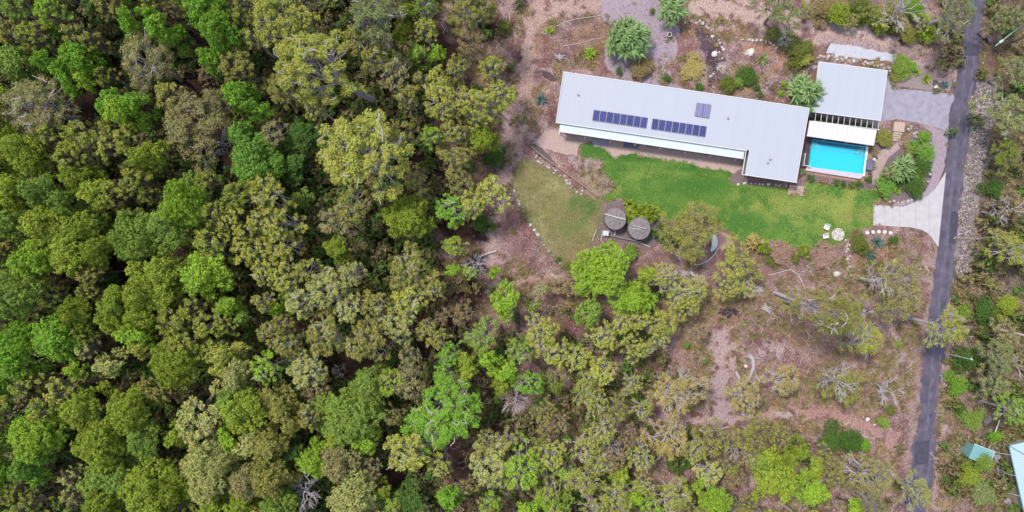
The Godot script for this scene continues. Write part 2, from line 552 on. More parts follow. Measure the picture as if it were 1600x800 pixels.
	blob(905, 645, 40, 16, 0, red, 0.7)
	blob(990, 575, 16, 20, 0, red, 0.5)
	blob(1060, 570, 36, 30, 0, seen(158, 122, 116), 0.5)
	blob(1085, 735, 18, 18, 0, seen(150, 108, 120), 0.7)
	blob(700, 470, 30, 20, 20, red, 0.6)
	blob(660, 500, 26, 20, 0, red, 0.6)
	blob(535, 600, 22, 24, 0, seen(104, 66, 60), 0.7)
	blob(775, 655, 40, 26, 0, seen(92, 58, 54), 0.7)
	blob(715, 700, 20, 30, 0, seen(98, 66, 60), 0.6)
	blob(970, 410, 40, 12, 12, seen(140, 108, 104), 0.5)
	# beside and beyond the road
	track([[1476, 300], [1462, 400], [1450, 480], [1436, 560], [1428, 640], [1414, 760]], 9, seen(172, 150, 150), 0.6)
	track([[1548, 60], [1545, 120], [1530, 260], [1520, 420]], 12, seen(166, 148, 140), 0.6)
	track([[1484, 520], [1475, 600], [1468, 700], [1458, 790]], 6, seen(186, 156, 156), 0.8)
	blob(1475, 640, 9, 40, 6, seen(202, 186, 188), 0.7)
	blob(1520, 620, 24, 16, 0, seen(152, 136, 134), 0.7)
	blob(1590, 490, 22, 20, 0, seen(168, 152, 140), 0.7)
	blob(1560, 440, 26, 18, 0, seen(146, 128, 116), 0.6)
	blob(1502, 452, 12, 14, 0, seen(112, 74, 68), 0.8)
	blob(1568, 740, 14, 60, 0, seen(150, 140, 108), 0.7)
	blob(1590, 670, 26, 10, -8, seen(128, 118, 92), 0.7)
	blob(1545, 300, 20, 60, 0, seen(120, 106, 96), 0.5)
	blob(1545, 85, 22, 40, 0, seen(126, 98, 84), 0.6)
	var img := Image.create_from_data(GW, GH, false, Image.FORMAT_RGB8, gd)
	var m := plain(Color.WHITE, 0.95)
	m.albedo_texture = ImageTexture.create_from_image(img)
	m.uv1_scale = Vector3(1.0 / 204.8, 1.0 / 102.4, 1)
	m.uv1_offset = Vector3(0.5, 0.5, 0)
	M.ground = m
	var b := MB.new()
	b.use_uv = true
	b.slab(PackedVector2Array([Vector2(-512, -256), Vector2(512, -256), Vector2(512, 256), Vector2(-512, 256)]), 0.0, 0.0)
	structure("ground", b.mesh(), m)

func lawn_map(x0: int, y0: int, w: int, h: int, dark: Color, light: Color, patches: Array, sd: int) -> StandardMaterial3D:
	# grass colour with its dry and lush patches; two map pixels to a photo pixel
	var W := w * 2; var H := h * 2
	var f := noise_img(W, H, sd, 0.2, 2)
	var c := noise_img(W, H, sd + 1, 0.014, 4)
	var d := PackedByteArray()
	d.resize(W * H * 3)
	for y in H:
		for x in W:
			var i := y * W + x
			var t := clampf((c[i] - 128) / 128.0 * 0.7 + (f[i] - 128) / 128.0 * 0.3 + 0.5, 0.0, 1.0)
			var col := dark.lerp(light, t)
			var px := x0 + x * 0.5; var py := y0 + y * 0.5
			for p in patches:
				var u: float = (px - p[0]) / p[2]
				var v: float = (py - p[1]) / p[3]
				var q := u * u + v * v
				if q < 2.2:
					col = col.lerp(p[4], clampf((1.0 - q) * 0.75 + (c[i] - 128) / 170.0 + (f[i] - 128) / 190.0, 0.0, 1.0) * p[5])
			var g := 1.0 + (f[i] - 128) / 128.0 * 0.2
			d[i * 3] = clampi(int(col.r * 255.0 * g), 0, 255)
			d[i * 3 + 1] = clampi(int(col.g * 255.0 * g), 0, 255)
			d[i * 3 + 2] = clampi(int(col.b * 255.0 * g), 0, 255)
	var m := plain(Color.WHITE, 0.95)
	m.albedo_texture = ImageTexture.create_from_image(Image.create_from_data(W, H, false, Image.FORMAT_RGB8, d))
	m.uv1_scale = Vector3(1.0 / (w * MPP), 1.0 / (h * MPP), 1)
	m.uv1_offset = Vector3(-((x0 - 800) * MPP) / (w * MPP), -((y0 - 400) * MPP) / (h * MPP), 0)
	return m

func build_sheets() -> void:
	# lawn: lush by the house, yellowing towards the drive
	var lush := seen(60, 122, 50); var mid := seen(98, 142, 60); var straw := seen(152, 168, 86); var dry := seen(164, 152, 92)
	var lawn := lawn_map(890, 215, 500, 180, seen(84, 132, 54), seen(126, 164, 72), [
		[1020, 268, 60, 18, straw, 0.35], [1090, 290, 60, 16, lush, 0.7], [1000, 246, 60, 8, lush, 0.9], [1090, 262, 60, 7, lush, 0.9], [930, 235, 28, 12, lush, 0.8],
		[1240, 320, 105, 36, straw, 0.95], [1320, 322, 55, 32, seen(160, 174, 88), 1.0], [1158, 328, 7, 4, dry, 1.0], [1166, 334, 5, 3, dry, 1.0], [1140, 318, 6, 3, dry, 0.9], [1160, 345, 34, 20, lush, 0.7], [1080, 315, 60, 12, mid, 0.6],
		[1300, 372, 30, 14, dry, 0.75], [1350, 330, 22, 16, dry, 0.45], [1175, 322, 26, 8, straw, 0.7], [1366, 305, 10, 10, lush, 0.7], [1245, 300, 40, 5, dry, 0.6], [1335, 338, 22, 9, dry, 0.7], [1262, 334, 26, 8, dry, 0.5], [1290, 305, 24, 6, dry, 0.4], [965, 297, 12, 8, dry, 0.6]], 81)
	sheet("lawn", [[907, 226], [924, 225], [950, 236], [961, 249], [984, 241], [1010, 244], [1044, 252], [1077, 256], [1104, 264], [1132, 267], [1145, 271], [1137, 279], [1147, 288], [1200, 291], [1230, 295], [1232, 302], [1258, 304], [1260, 285], [1294, 289], [1350, 297], [1367, 294], [1374, 312], [1365, 320], [1363, 352], [1340, 356], [1327, 361], [1322, 376], [1275, 386], [1237, 384], [1200, 374], [1160, 380], [1145, 365], [1126, 350], [1100, 340], [1060, 345], [1025, 342], [976, 312], [965, 309], [950, 316], [942, 309], [965, 292], [957, 281], [944, 267], [942, 249], [909, 245]], 0.012, lawn, 0.5, 3)
	var dl := lawn_map(795, 240, 160, 190, seen(140, 132, 92), seen(176, 170, 124), [
		[915, 322, 28, 24, seen(78, 122, 58), 1.0], [890, 345, 34, 34, seen(112, 132, 70), 0.8], [860, 320, 24, 24, seen(150, 148, 84), 0.5], [880, 395, 26, 16, seen(160, 132, 104), 0.7], [835, 270, 24, 18, seen(150, 138, 92), 0.5], [878, 415, 14, 6, seen(86, 98, 48), 0.7]], 83)
	sheet("dry_lawn", [[807, 258], [822, 249], [856, 264], [886, 286], [909, 305], [939, 313], [942, 327], [939, 350], [927, 376], [912, 395], [886, 421], [864, 402], [845, 376], [826, 346], [811, 320], [802, 297]], 0.008, dl, 0.5, 4)
	# the lane and its edges
	sheet("gravel_verge", [[1524, 128], [1556, 118], [1553, 170], [1546, 230], [1533, 290], [1525, 340], [1522, 390], [1514, 432], [1494, 434], [1492, 400], [1502, 300], [1515, 200]], 0.006, M.verge, 1.1, 5)
	sheet("road", [[1518, -60], [1506, 10], [1500, 50], [1496, 100], [1489, 150], [1481, 200], [1476, 260], [1471, 310], [1465, 380], [1460, 420], [1450, 500], [1441, 590], [1435, 650], [1431, 680], [1424, 700], [1424, 730], [1417, 775], [1404, 860], [1438, 860], [1449, 790], [1457, 750], [1461, 700], [1461, 650], [1468, 600], [1481, 500], [1491, 400], [1504, 300], [1517, 200], [1523, 150], [1530, 100], [1535, 50], [1541, 0], [1552, -60]], 0.018, M.asphalt, 0.6, 6, 0.03)
	sheet("wheel_track", [[1510, 20], [1507, 100], [1499, 160], [1492, 220], [1484, 300], [1478, 360], [1468, 450], [1458, 540], [1450, 620], [1442, 700], [1432, 770], [1437, 771], [1447, 701], [1455, 621], [1463, 541], [1473, 451], [1483, 361], [1489, 301], [1497, 221], [1504, 161], [1512, 101], [1515, 20]], 0.0205, M.worn, 0.5, 27)
	sheet("wheel_track", [[1524, 20], [1520, 100], [1513, 160], [1506, 220], [1497, 300], [1491, 360], [1481, 450], [1470, 540], [1461, 620], [1453, 700], [1444, 770], [1448, 771], [1457, 701], [1465, 621], [1474, 541], [1485, 451], [1495, 361], [1501, 301], [1510, 221], [1517, 161], [1524, 101], [1528, 20]], 0.0205, M.worn, 0.4, 28)
	sheet("road_patch", [[1501, 60], [1531, 72], [1529, 88], [1499, 86]], 0.024, M.patch, 0.1, 7)
	sheet("road_patch", [[1486, 330], [1499, 330], [1493, 380], [1482, 380]], 0.024, M.patch, 0.1, 8)
	sheet("road_patch", [[1430, 690], [1452, 688], [1450, 725], [1427, 728]], 0.024, M.patch, 0.15, 9)
	sheet("driveway", [[1270, 102], [1384, 112], [1395, 138], [1430, 141], [1462, 144], [1493, 147], [1481, 206], [1471, 203], [1450, 196], [1432, 191], [1402, 186], [1379, 189], [1366, 206], [1262, 192]], 0.008, M.drive, 0.15, 10)
	sheet("parking_pad", [[1297, 68], [1330, 71], [1370, 79], [1402, 86], [1396, 97], [1340, 91], [1290, 83]], 0.01, M.gravel_pad, 0.3, 11)
	sheet("gravel_path", [[940, -20], [1036, -20], [1042, 15], [1064, 28], [1060, 60], [1054, 92], [1038, 100], [1050, 120], [1066, 141], [990, 130], [950, 112], [944, 88], [950, 65], [962, 42], [940, 28]], 0.006, M.path, 0.8, 12)
	zones.pop_back()
	# concrete apron in slabs with open joints
	var apron: PackedVector2Array = rough_edge([[1365, 320], [1410, 323], [1432, 315], [1449, 306], [1462, 294], [1478, 268], [1466, 386], [1452, 366], [1440, 359], [1421, 355], [1364, 352]], 0.0, 0.0)
	zones.append(apron)
	var drive := Node3D.new()
	drive.name = "concrete_driveway"
	add_child(drive)
	drive.set_meta("kind", "structure")
	for k in 5:
		var x0: float = (1360.0 + [0, 23, 46, 71, 92][k] - 800.0) * MPP
		var x1: float = (1360.0 + [23, 46, 71, 92, 140][k] - 800.0) * MPP - 0.03
		for piece in Geometry2D.intersect_polygons(apron, PackedVector2Array([Vector2(x0, -20), Vector2(x1, -20), Vector2(x1, 10), Vector2(x0, 10)])):
			var b := MB.new()
			b.slab(piece, -0.02, 0.028)
			part("slab", b.mesh(), M.concrete, drive)
	sheet("gravel_strip", [[1440, 194], [1482, 206], [1477, 258], [1463, 292], [1450, 305], [1433, 314], [1410, 322], [1392, 320], [1408, 316], [1430, 308], [1444, 298], [1454, 276], [1457, 240], [1455, 208]], 0.011, M.path, 0.15, 29)
	# planted beds and small paved areas
	sheet("garden_bed", [[1372, 300], [1377, 290], [1378, 262], [1392, 240], [1402, 232], [1418, 222], [1428, 208], [1440, 198], [1455, 206], [1458, 240], [1455, 277], [1445, 299], [1430, 309], [1408, 317], [1388, 314]], 0.015, M.mulch, 0.25, 14)
	sheet("garden_bed", [[1393, 96], [1420, 94], [1450, 112], [1488, 128], [1484, 142], [1440, 140], [1400, 134], [1390, 118]], 0.012, M.verge, 0.3, 15)
	sheet("garden_bed", [[1260, 268], [1290, 273], [1352, 284], [1366, 280], [1372, 290], [1352, 295], [1296, 287], [1262, 282]], 0.014, M.mulch, 0.2, 16)
	sheet("garden_bed", [[1368, 200], [1398, 198], [1400, 226], [1382, 238], [1366, 232]], 0.01, M.mulch, 0.3, 17)
	sheet("tank_bed", [[940, 330], [950, 316], [972, 312], [985, 330], [1030, 345], [1040, 366], [1012, 392], [948, 372], [925, 378], [934, 350]], 0.015, M.mulch, 0.3, 18)
	sheet("red_soil", [[1118, 360], [1134, 364], [1144, 376], [1148, 386], [1128, 390], [1116, 386]], 0.016, M.red_soil, 0.2, 19)
	sheet("garden_bed", [[1146, 272], [1160, 262], [1162, 276], [1246, 288], [1244, 294], [1200, 291], [1148, 288], [1139, 279]], 0.017, M.mulch, 0.2, 20)
	sheet("bare_soil", [[874, 206], [905, 211], [960, 219], [1030, 229], [1100, 240], [1166, 249], [1160, 264], [1146, 272], [1132, 268], [1104, 265], [1077, 257], [1044, 253], [1010, 245], [984, 242], [961, 250], [950, 237], [924, 226], [905, 226], [900, 245], [880, 240], [850, 232], [838, 222], [850, 205]], 0.005, M.soil, 0.5, 23)
	sheet("paved_strip", [[1272, 176], [1380, 190], [1370, 204], [1268, 190]], 0.02, M.flag_path, 0.0, 25)
	sheet("garden_bed", [[828, 225], [836, 224], [846, 231], [858, 243], [866, 254], [860, 255], [843, 241]], 0.016, M.dark_stone, 0.15, 26)
	sheet("paved_slab", [[921, 216], [951, 218], [952, 231], [928, 229]], 0.02, M.drive, 0.0, 21)
	sheet("garden_path", [[1366, 246], [1380, 232], [1395, 228], [1402, 222], [1406, 232], [1388, 246], [1380, 262], [1376, 290], [1362, 288]], 0.018, M.flag_path, 0.15, 22)

# ---------------------------------------------------------------- the long house
func flat_at(px: float, py: float, h: float) -> Vector3:
	var p := G(px, py, h)
	return Vector3(p.x, 0, p.z)

func sloped(b: MB, x0: float, x1: float, z0: float, z1: float, y0: float, y1: float, thick: float, rib := 0.009) -> void:
	# a metal roof sheet falling from z0 to z1, with an upstand rib on its left edge and a shallow one in the middle
	b.quad(Vector3(x0, y0, z0), Vector3(x1, y0, z0), Vector3(x1, y1, z1), Vector3(x0, y1, z1))
	b.quad(Vector3(x0, y0 - thick, z0), Vector3(x0, y1 - thick, z1), Vector3(x1, y1 - thick, z1), Vector3(x1, y0 - thick, z0))
	b.quad(Vector3(x0, y1 - thick, z1), Vector3(x0, y1, z1), Vector3(x1, y1, z1), Vector3(x1, y1 - thick, z1))
	b.quad(Vector3(x1, y0 - thick, z0), Vector3(x1, y0, z0), Vector3(x0, y0, z0), Vector3(x0, y0 - thick, z0))
	for k in 1:
		var xr := x0 + 0.03 + k * (x1 - x0) * 0.5
		var hh := rib * (1.0 if k == 0 else 0.6)
		b.quad(Vector3(xr - 0.03, y0, z0), Vector3(xr, y0 + hh, z0), Vector3(xr, y1 + hh, z1), Vector3(xr - 0.03, y1, z1))
		b.quad(Vector3(xr, y0 + hh, z0), Vector3(xr + 0.03, y0, z0), Vector3(xr + 0.03, y1, z1), Vector3(xr, y1 + hh, z1))

func build_house() -> void:
	var S := MPP * (CAM_H - 3.4) / CAM_H
	var h := thing("long_house", "long low house with pale blue-grey metal roof and a row of solar panels", "house", flat_at(880.9, 114, 3.4), -deg_to_rad(8.4))
	var L := 385.0 * S; var D := 77.0 * S; var E := 304.0 * S; var D2 := 114.5 * S
	var n := 48
	for k in n:
		var x0 := L * k / n; var x1 := L * (k + 1) / n - 0.004
		var zz := D2 if x0 > E - 0.3 else D
		var b := MB.new()
		sloped(b, x0, x1, 0.0, zz, 3.75, 3.75 - 0.07 * zz, 0.06)
		part("roof_sheet", b.mesh(), M.roof[(k * 7 + k / 3) % 4], h)
	# eaves trim and gutters
	var t := MB.new()
	t.box(Vector3(L / 2, 3.70, -0.06), Vector3(L + 0.24, 0.18, 0.11))
	part("fascia", t.mesh(), M.trim, h)
	t = MB.new()
	t.box(Vector3(-0.06, 3.5, D / 2), Vector3(0.11, 0.2, D + 0.02), Basis(Vector3.RIGHT, 0.07))
	part("barge_board", t.mesh(), M.trim, h)
	t = MB.new()
	t.box(Vector3(L + 0.06, 3.38, D2 / 2), Vector3(0.11, 0.2, D2 + 0.02), Basis(Vector3.RIGHT, 0.07))
	part("barge_board", t.mesh(), M.trim, h)
	t = MB.new()
	t.box(Vector3(E / 2 - 0.25, 3.17, D + 0.075), Vector3(E - 0.2, 0.14, 0.13))
	part("gutter", t.mesh(), M.trim, h)
	t = MB.new()
	t.box(Vector3((E + L) / 2, 2.92, D2 + 0.075), Vector3(L - E + 0.5, 0.14, 0.13))
	part("gutter", t.mesh(), M.trim, h)
	t = MB.new()
	t.box(Vector3(E - 0.36, 3.03, (D + D2) / 2 + 0.1), Vector3(0.1, 0.18, D2 - D + 0.02), Basis(Vector3.RIGHT, 0.07))
	part("barge_board", t.mesh(), M.trim, h)
	# walls, set back under the eaves
	var w := MB.new()
	w.slab(PackedVector2Array([Vector2(0.6, 0.5), Vector2(L - 0.5, 0.5), Vector2(L - 0.5, D2 - 0.5), Vector2(E + 0.4, D2 - 0.5), Vector2(E + 0.4, D - 0.4), Vector2(0.6, D - 0.4)]), 0.0, 2.85)
	part("wall", w.mesh(), M.wall, h)
	# verandah roof with posts
	var vn := 36
	for k in vn:
		var x0 := 0.6 + (E - 1.05) * k / vn; var x1 := 0.6 + (E - 1.05) * (k + 1) / vn - 0.004
		var b := MB.new()
		sloped(b, x0, x1, D - 0.15, D + 1.22, 2.86, 2.70, 0.04, 0.014)
		part("verandah_sheet", b.mesh(), M.verandah, h)
	t = MB.new()
	t.box(Vector3(E / 2 + 0.08, 2.68, D + 1.28), Vector3(E - 0.9, 0.12, 0.11))
	part("gutter", t.mesh(), M.trim, h)
	for k in 8:
		var p := MB.new()
		p.box(Vector3(0.9 + k * (E - 1.8) / 7.0, 1.31, D + 1.1), Vector3(0.11, 2.62, 0.11))
		part("verandah_post", p.mesh(), M.trim, h)
		p = MB.new()
		p.box(Vector3(0.9 + k * (E - 1.8) / 7.0, 0.13, D + 1.1), Vector3(0.34, 0.26, 0.34), Basis.IDENTITY, Color.WHITE, 0.04)
		part("footing", p.mesh(), M.white_stone, h)
	# windows under the verandah
	for k in 9:
		var f := MB.new()
		f.box(Vector3(2.6 + k * 3.0, 1.3, D - 0.37), Vector3(1.9, 1.9, 0.06))
		var win := part("window", f.mesh(), M.trim, h)
		var g := MB.new()
		g.box(Vector3(2.6 + k * 3.0, 1.3, D - 0.34), Vector3(1.75, 1.75, 0.03))
		part("pane", g.mesh(), M.dark, win)
	# solar panels: two runs of eight, and the pair of hot water collectors
	for run in 2:
		for k in 8:
			var x := ((54.6 if run == 0 else 147.5) + 10.75 * k) * S
			solar(h, x, 50.2 * S, 10.3 * S, 16.8 * S, M.panel[(k * 5 + run) % 3], "solar_panel", 5, 9, M.panel_frame)
	for k in 2:
		solar(h, (211.8 + 11.6 * k) * S, 16.5 * S, 11.0 * S, 21.0 * S, M.collector, "hot_water_collector", 6, 1, M.collector_frame)
	# roof penetrations
	for q in [[27, 31], [263, 33], [339, 86], [336, 92]]:
		var v := MB.new()
		var y: float = 3.75 - 0.07 * q[1] * S
		v.rod(Vector3(q[0] * S, y - 0.02, q[1] * S), Vector3(q[0] * S, y + 0.32, q[1] * S), 0.09, 0.09, 8)
		v.rod(Vector3(q[0] * S, y + 0.3, q[1] * S), Vector3(q[0] * S, y + 0.42, q[1] * S), 0.17, 0.06, 8)
		part("vent_pipe", v.mesh(), M.steel, h)
	# conduit between the two runs of panels
	var cd := MB.new()
	cd.box(Vector3(143.5 * S, 3.75 - 0.07 * 57 * S + 0.05, 57 * S), Vector3(0.12, 0.08, 1.2), Basis(Vector3.RIGHT, 0.07))
	part("conduit", cd.mesh(), M.trim, h)

func solar(h: Node3D, x: float, z: float, w: float, d: float, m: Material, called: String, cols: int, rows: int, frame: Material) -> void:
	var y := 3.75 - 0.07 * (z + d / 2) + 0.12
	var tilt := Basis(Vector3.RIGHT, 0.07)
	var f := MB.new()
	f.box(Vector3.ZERO, Vector3(w, 0.05, d), Basis.IDENTITY, Color.WHITE, 0.008)
	var p := part(called, f.mesh(), frame, h, Vector3(x + w / 2, y, z + d / 2), tilt)
	var c := MB.new()
	var iw := w - 0.05; var ih := d - 0.05
	for i in cols:
		for j in rows:
			var s := R.randf_range(0.9, 1.1)
			c.box(Vector3(-iw / 2 + iw * (i + 0.5) / cols, 0.027, -ih / 2 + ih * (j + 0.5) / rows), Vector3(iw / cols - 0.005, 0.008, ih / rows - 0.005), Basis.IDENTITY, Color(s, s, s))
	part("cells", c.mesh(), m, p)

# ---------------------------------------------------------------- carport, pool, pool roof
func build_pool_court() -> void:
	var S := MPP * (CAM_H - 2.9) / CAM_H
	var c := thing("carport", "square pale grey-blue carport roof between the pool and the lane", "carport", flat_at(1280, 97.5, 2.9), -deg_to_rad(7.4))
	var W := 106.0 * S; var D := 77.0 * S
	for k in 14:
		var b := MB.new()
		sloped(b, W * k / 14, W * (k + 1) / 14 - 0.004, 0, D, 3.0, 2.85, 0.06)
		part("roof_sheet", b.mesh(), M.roof[(k * 3 + 1) % 4], c)
	var t := MB.new()
	t.box(Vector3(W / 2, 2.9, -0.06), Vector3(W + 0.24, 0.2, 0.11)); part("fascia", t.mesh(), M.trim, c)
	t = MB.new()
	t.box(Vector3(W / 2, 2.78, D + 0.06), Vector3(W + 0.24, 0.2, 0.11)); part("gutter", t.mesh(), M.trim, c)
	for s in [-0.06, W + 0.06]:
		t = MB.new()
		t.box(Vector3(s, 2.86, D / 2), Vector3(0.11, 0.22, D), Basis(Vector3.RIGHT, 0.02)); part("barge_board", t.mesh(), M.trim, c)
	for x in [0.4, W / 2, W - 0.4]:
		for z in [0.4, D - 0.4]:
			t = MB.new()
			t.box(Vector3(x, 1.38, z), Vector3(0.14, 2.76, 0.14)); part("post", t.mesh(), M.trim, c)
	t = MB.new()
	t.box(Vector3(0.25, 1.3, D / 2), Vector3(0.1, 2.6, D - 0.9)); part("wall", t.mesh(), M.brickpave, c)
	# pergola of thin rafters on the pool side
	var pg := thing("pergola", "row of thin pergola rafters between carport and white pool roof", "pergola", flat_at(1272, 174.5, 2.5), -deg_to_rad(7.4))
	for k in 12:
		t = MB.new()
		t.box(Vector3(0.3 + k * (W - 0.6) / 11.0, 2.5, 0.82), Vector3(0.06, 0.1, 1.35)); part("rafter", t.mesh(), M.trim, pg)
	t = MB.new()
	t.box(Vector3(W / 2, 2.37, 1.42), Vector3(W, 0.12, 0.1)); part("beam", t.mesh(), M.trim, pg)
	for x in [0.3, W / 2, W - 0.3]:
		t = MB.new()
		t.box(Vector3(x, 1.16, 1.42), Vector3(0.1, 2.3, 0.1)); part("post", t.mesh(), M.trim, pg)
	# white ribbed pool shelter
	var S2 := MPP * (CAM_H - 2.6) / CAM_H
	var p := thing("pool_shelter", "narrow white ribbed roof over the deck beside the pool", "shelter", flat_at(1264.5, 188.6, 2.6), -deg_to_rad(8.1))
	var w2 := 106.0 * S2; var d2 := 23.2 * S2
	for k in 14:
		var b := MB.new()
		sloped(b, w2 * k / 14, w2 * (k + 1) / 14 - 0.006, 0, d2, 2.7, 2.5, 0.05, 0.06)
		part("roof_sheet", b.mesh(), M.poolroof[(k * 2) % 3], p)
	t = MB.new()
	t.box(Vector3(w2 / 2, 2.45, d2 + 0.05), Vector3(w2, 0.12, 0.09)); part("gutter", t.mesh(), M.trim, p)
	for x in [0.3, w2 / 3, 2 * w2 / 3, w2 - 0.3]:
		t = MB.new()
		t.box(Vector3(x, 1.2, d2 - 0.15), Vector3(0.09, 2.4, 0.09)); part("post", t.mesh(), M.trim, p)
	# the pool: basin, ledge, steps, water, coping
	var q := thing("swimming_pool", "rectangular turquoise swimming pool with pale coping and a dark deck", "pool", flat_at(1270.5, 219, 0.4), -deg_to_rad(7.6))
	var S3 := MPP * (CAM_H - 0.4) / CAM_H
	var pw := 83.0 * S3; var pd := 40.8 * S3
	t = MB.new()
	t.box(Vector3(pw / 2, 0.05, pd / 2), Vector3(pw, 0.04, pd)); part("floor", t.mesh(), M.pool, q)
	for a in [[Vector3(pw / 2, 0.2, -0.06), Vector3(pw + 0.24, 0.36, 0.12)], [Vector3(-0.06, 0.2, pd / 2), Vector3(0.12, 0.36, pd)], [Vector3(pw + 0.06, 0.2, pd / 2), Vector3(0.12, 0.36, pd)], [Vector3(pw / 2, 0.2, pd + 0.06), Vector3(pw + 0.24, 0.36, 0.12)]]:
		t = MB.new()
		t.box(a[0], a[1]); part("wall", t.mesh(), M.pool, q)
	t = MB.new()
	t.box(Vector3(pw / 2 - 0.1, 0.13, 0.52), Vector3(pw - 0.22, 0.12, 1.0)); part("bench", t.mesh(), M.pool, q)
	t = MB.new()
	t.box(Vector3(pw / 2 - 0.2, 0.13, 1.1), Vector3(pw - 0.6, 0.125, 0.1)); part("bench_edge", t.mesh(), M.pool_step, q)
	for k in 3:
		t = MB.new()
		t.box(Vector3(0.65 - 0.1 * k, 0.2 + 0.05 * k, 0.55), Vector3(1.2 - 0.3 * k, 0.05, 0.9 - 0.2 * k)); part("step", t.mesh(), M.pool_step, q)
		t = MB.new()
		t.box(Vector3(pw - 0.9 + 0.1 * k, 0.2 + 0.04 * k, 0.45), Vector3(1.2 - 0.2 * k, 0.04, 0.62 - 0.16 * k)); part("step", t.mesh(), M.pool_step, q)
	t = MB.new()
	t.box(Vector3(pw / 2, 0.355, pd / 2), Vector3(pw - 0.004, 0.01, pd - 0.004)); part("water", t.mesh(), M.water, q)
	t = MB.new()
	t.slab(PackedVector2Array([Vector2(-0.35, pd + 0.125), Vector2(pw + 0.2, pd + 0.125), Vector2(pw + 0.2, pd + 0.5), Vector2(pw - 0.25, pd + 0.95), Vector2(-0.6, pd + 0.75)]), 0.02, 0.39); part("coping", t.mesh(), M.coping, q)
	t = MB.new()
	t.slab(PackedVector2Array([Vector2(pw + 0.125, -0.1), Vector2(pw + 0.42, -0.1), Vector2(pw + 0.42, pd + 0.45), Vector2(pw + 0.205, pd + 0.45), Vector2(pw + 0.125, pd)]), 0.02, 0.40); part("coping", t.mesh(), M.white, q)
	# deck boards run across, so each is a slim piece; laid in three fields round the pool
	var dk := thing("pool_deck", "dark purple-brown timber deck between the house and the pool", "deck", flat_at(1258, 183, 0.3), -deg_to_rad(7.6))
	for k in 9:
		t = MB.new()
		t.box(Vector3(0.12 + k * 0.145, 0.28, 4.0), Vector3(0.132, 0.05, 8.0)); part("board", t.mesh(), M.deck, dk)
	for k in 24:
		t = MB.new()
		t.box(Vector3(5.9, 0.28, 0.5 + k * 0.145), Vector3(9.1, 0.05, 0.132)); part("board", t.mesh(), M.deck, dk)
	sheet("brick_terrace", [[1257, 264], [1266, 261], [1349, 272], [1357, 266], [1362, 282], [1352, 286], [1290, 276], [1258, 272]], 0.022, M.brickpave, 0.0, 30)
	# glass fence with a white top rail, between deck and steps
	var fn := thing("glass_fence", "low glass fence with white rail at the pool's house side", "fence", flat_at(1257.5, 240, 0.9), -deg_to_rad(7.6))
	for a in [[Vector3(0, 0.9, 0), Vector3(0, 0.9, 1.85)], [Vector3(0, 0.9, 1.85), Vector3(1.05, 0.9, 1.85)]]:
		t = MB.new()
		t.box((a[0] + a[1]) / 2 + Vector3(0, 0.27, 0), (a[1] - a[0]).abs() + Vector3(0.06, 0.05, 0.06)); part("rail", t.mesh(), M.white, fn)
		t = MB.new()
		t.box((a[0] + a[1]) / 2 - Vector3(0, 0.2, 0), (a[1] - a[0]).abs() + Vector3(0.02, 0.85, 0.02)); part("pane", t.mesh(), M.glass, fn)
	for a in [Vector3(0, 0.7, 0), Vector3(0, 0.7, 1.85), Vector3(1.05, 0.7, 1.85)]:
		t = MB.new()
		t.box(a, Vector3(0.08, 0.85, 0.08)); part("post", t.mesh(), M.white, fn)
	# covered daybed on the far side
	var db := thing("daybed", "grey-blue covered daybed standing at the pool's right end", "daybed", flat_at(1359, 258, 0.5), -deg_to_rad(7.6))
	t = MB.new()
	t.box(Vector3(0, 0.42, 0), Vector3(1.15, 0.22, 1.6), Basis.IDENTITY, Color.WHITE, 0.07); part("mattress", t.mesh(), M.cushion, db)
	t = MB.new()
	t.box(Vector3(0, 0.58, -0.6), Vector3(1.0, 0.12, 0.32), Basis.IDENTITY, Color.WHITE, 0.05); part("cushion", t.mesh(), M.cushion, db)
	t = MB.new()
	t.box(Vector3(0, 0.26, 0), Vector3(1.2, 0.1, 1.66)); part("frame", t.mesh(), M.dark, db)
	for x in [-0.5, 0.5]:
		for z in [-0.72, 0.72]:
			t = MB.new()
			t.box(Vector3(x, 0.105, z), Vector3(0.08, 0.21, 0.08)); part("leg", t.mesh(), M.dark, db)
	# timber steps from the deck down to the lawn
	var st := thing("garden_steps", "short flight of wide timber steps beside the house's corner", "steps", flat_at(1233, 289, 0.1), -deg_to_rad(8.4))
	for k in 5:
		t = MB.new()
		t.box(Vector3(1.15, 0.26 - 0.055 * k, 0.12 + k * 0.29), Vector3(2.3, 0.07, 0.26)); part("tread", t.mesh(), M.pale_timber, st)
	st = thing("garden_steps", "broad pale steps with square landing below the upper driveway", "steps", flat_at(1397, 190, 0.1), -deg_to_rad(6.0))
	t = MB.new()
	t.box(Vector3(0.85, 0.1, 0.75), Vector3(1.7, 0.14, 1.5)); part("landing", t.mesh(), M.pale_timber, st)
	for k in 4:
		t = MB.new()
		t.box(Vector3(0.75 - 0.09 * k, 0.1, 1.75 + k * 0.36), Vector3(1.3, 0.09, 0.3)); part("tread", t.mesh(), M.pale_timber, st)

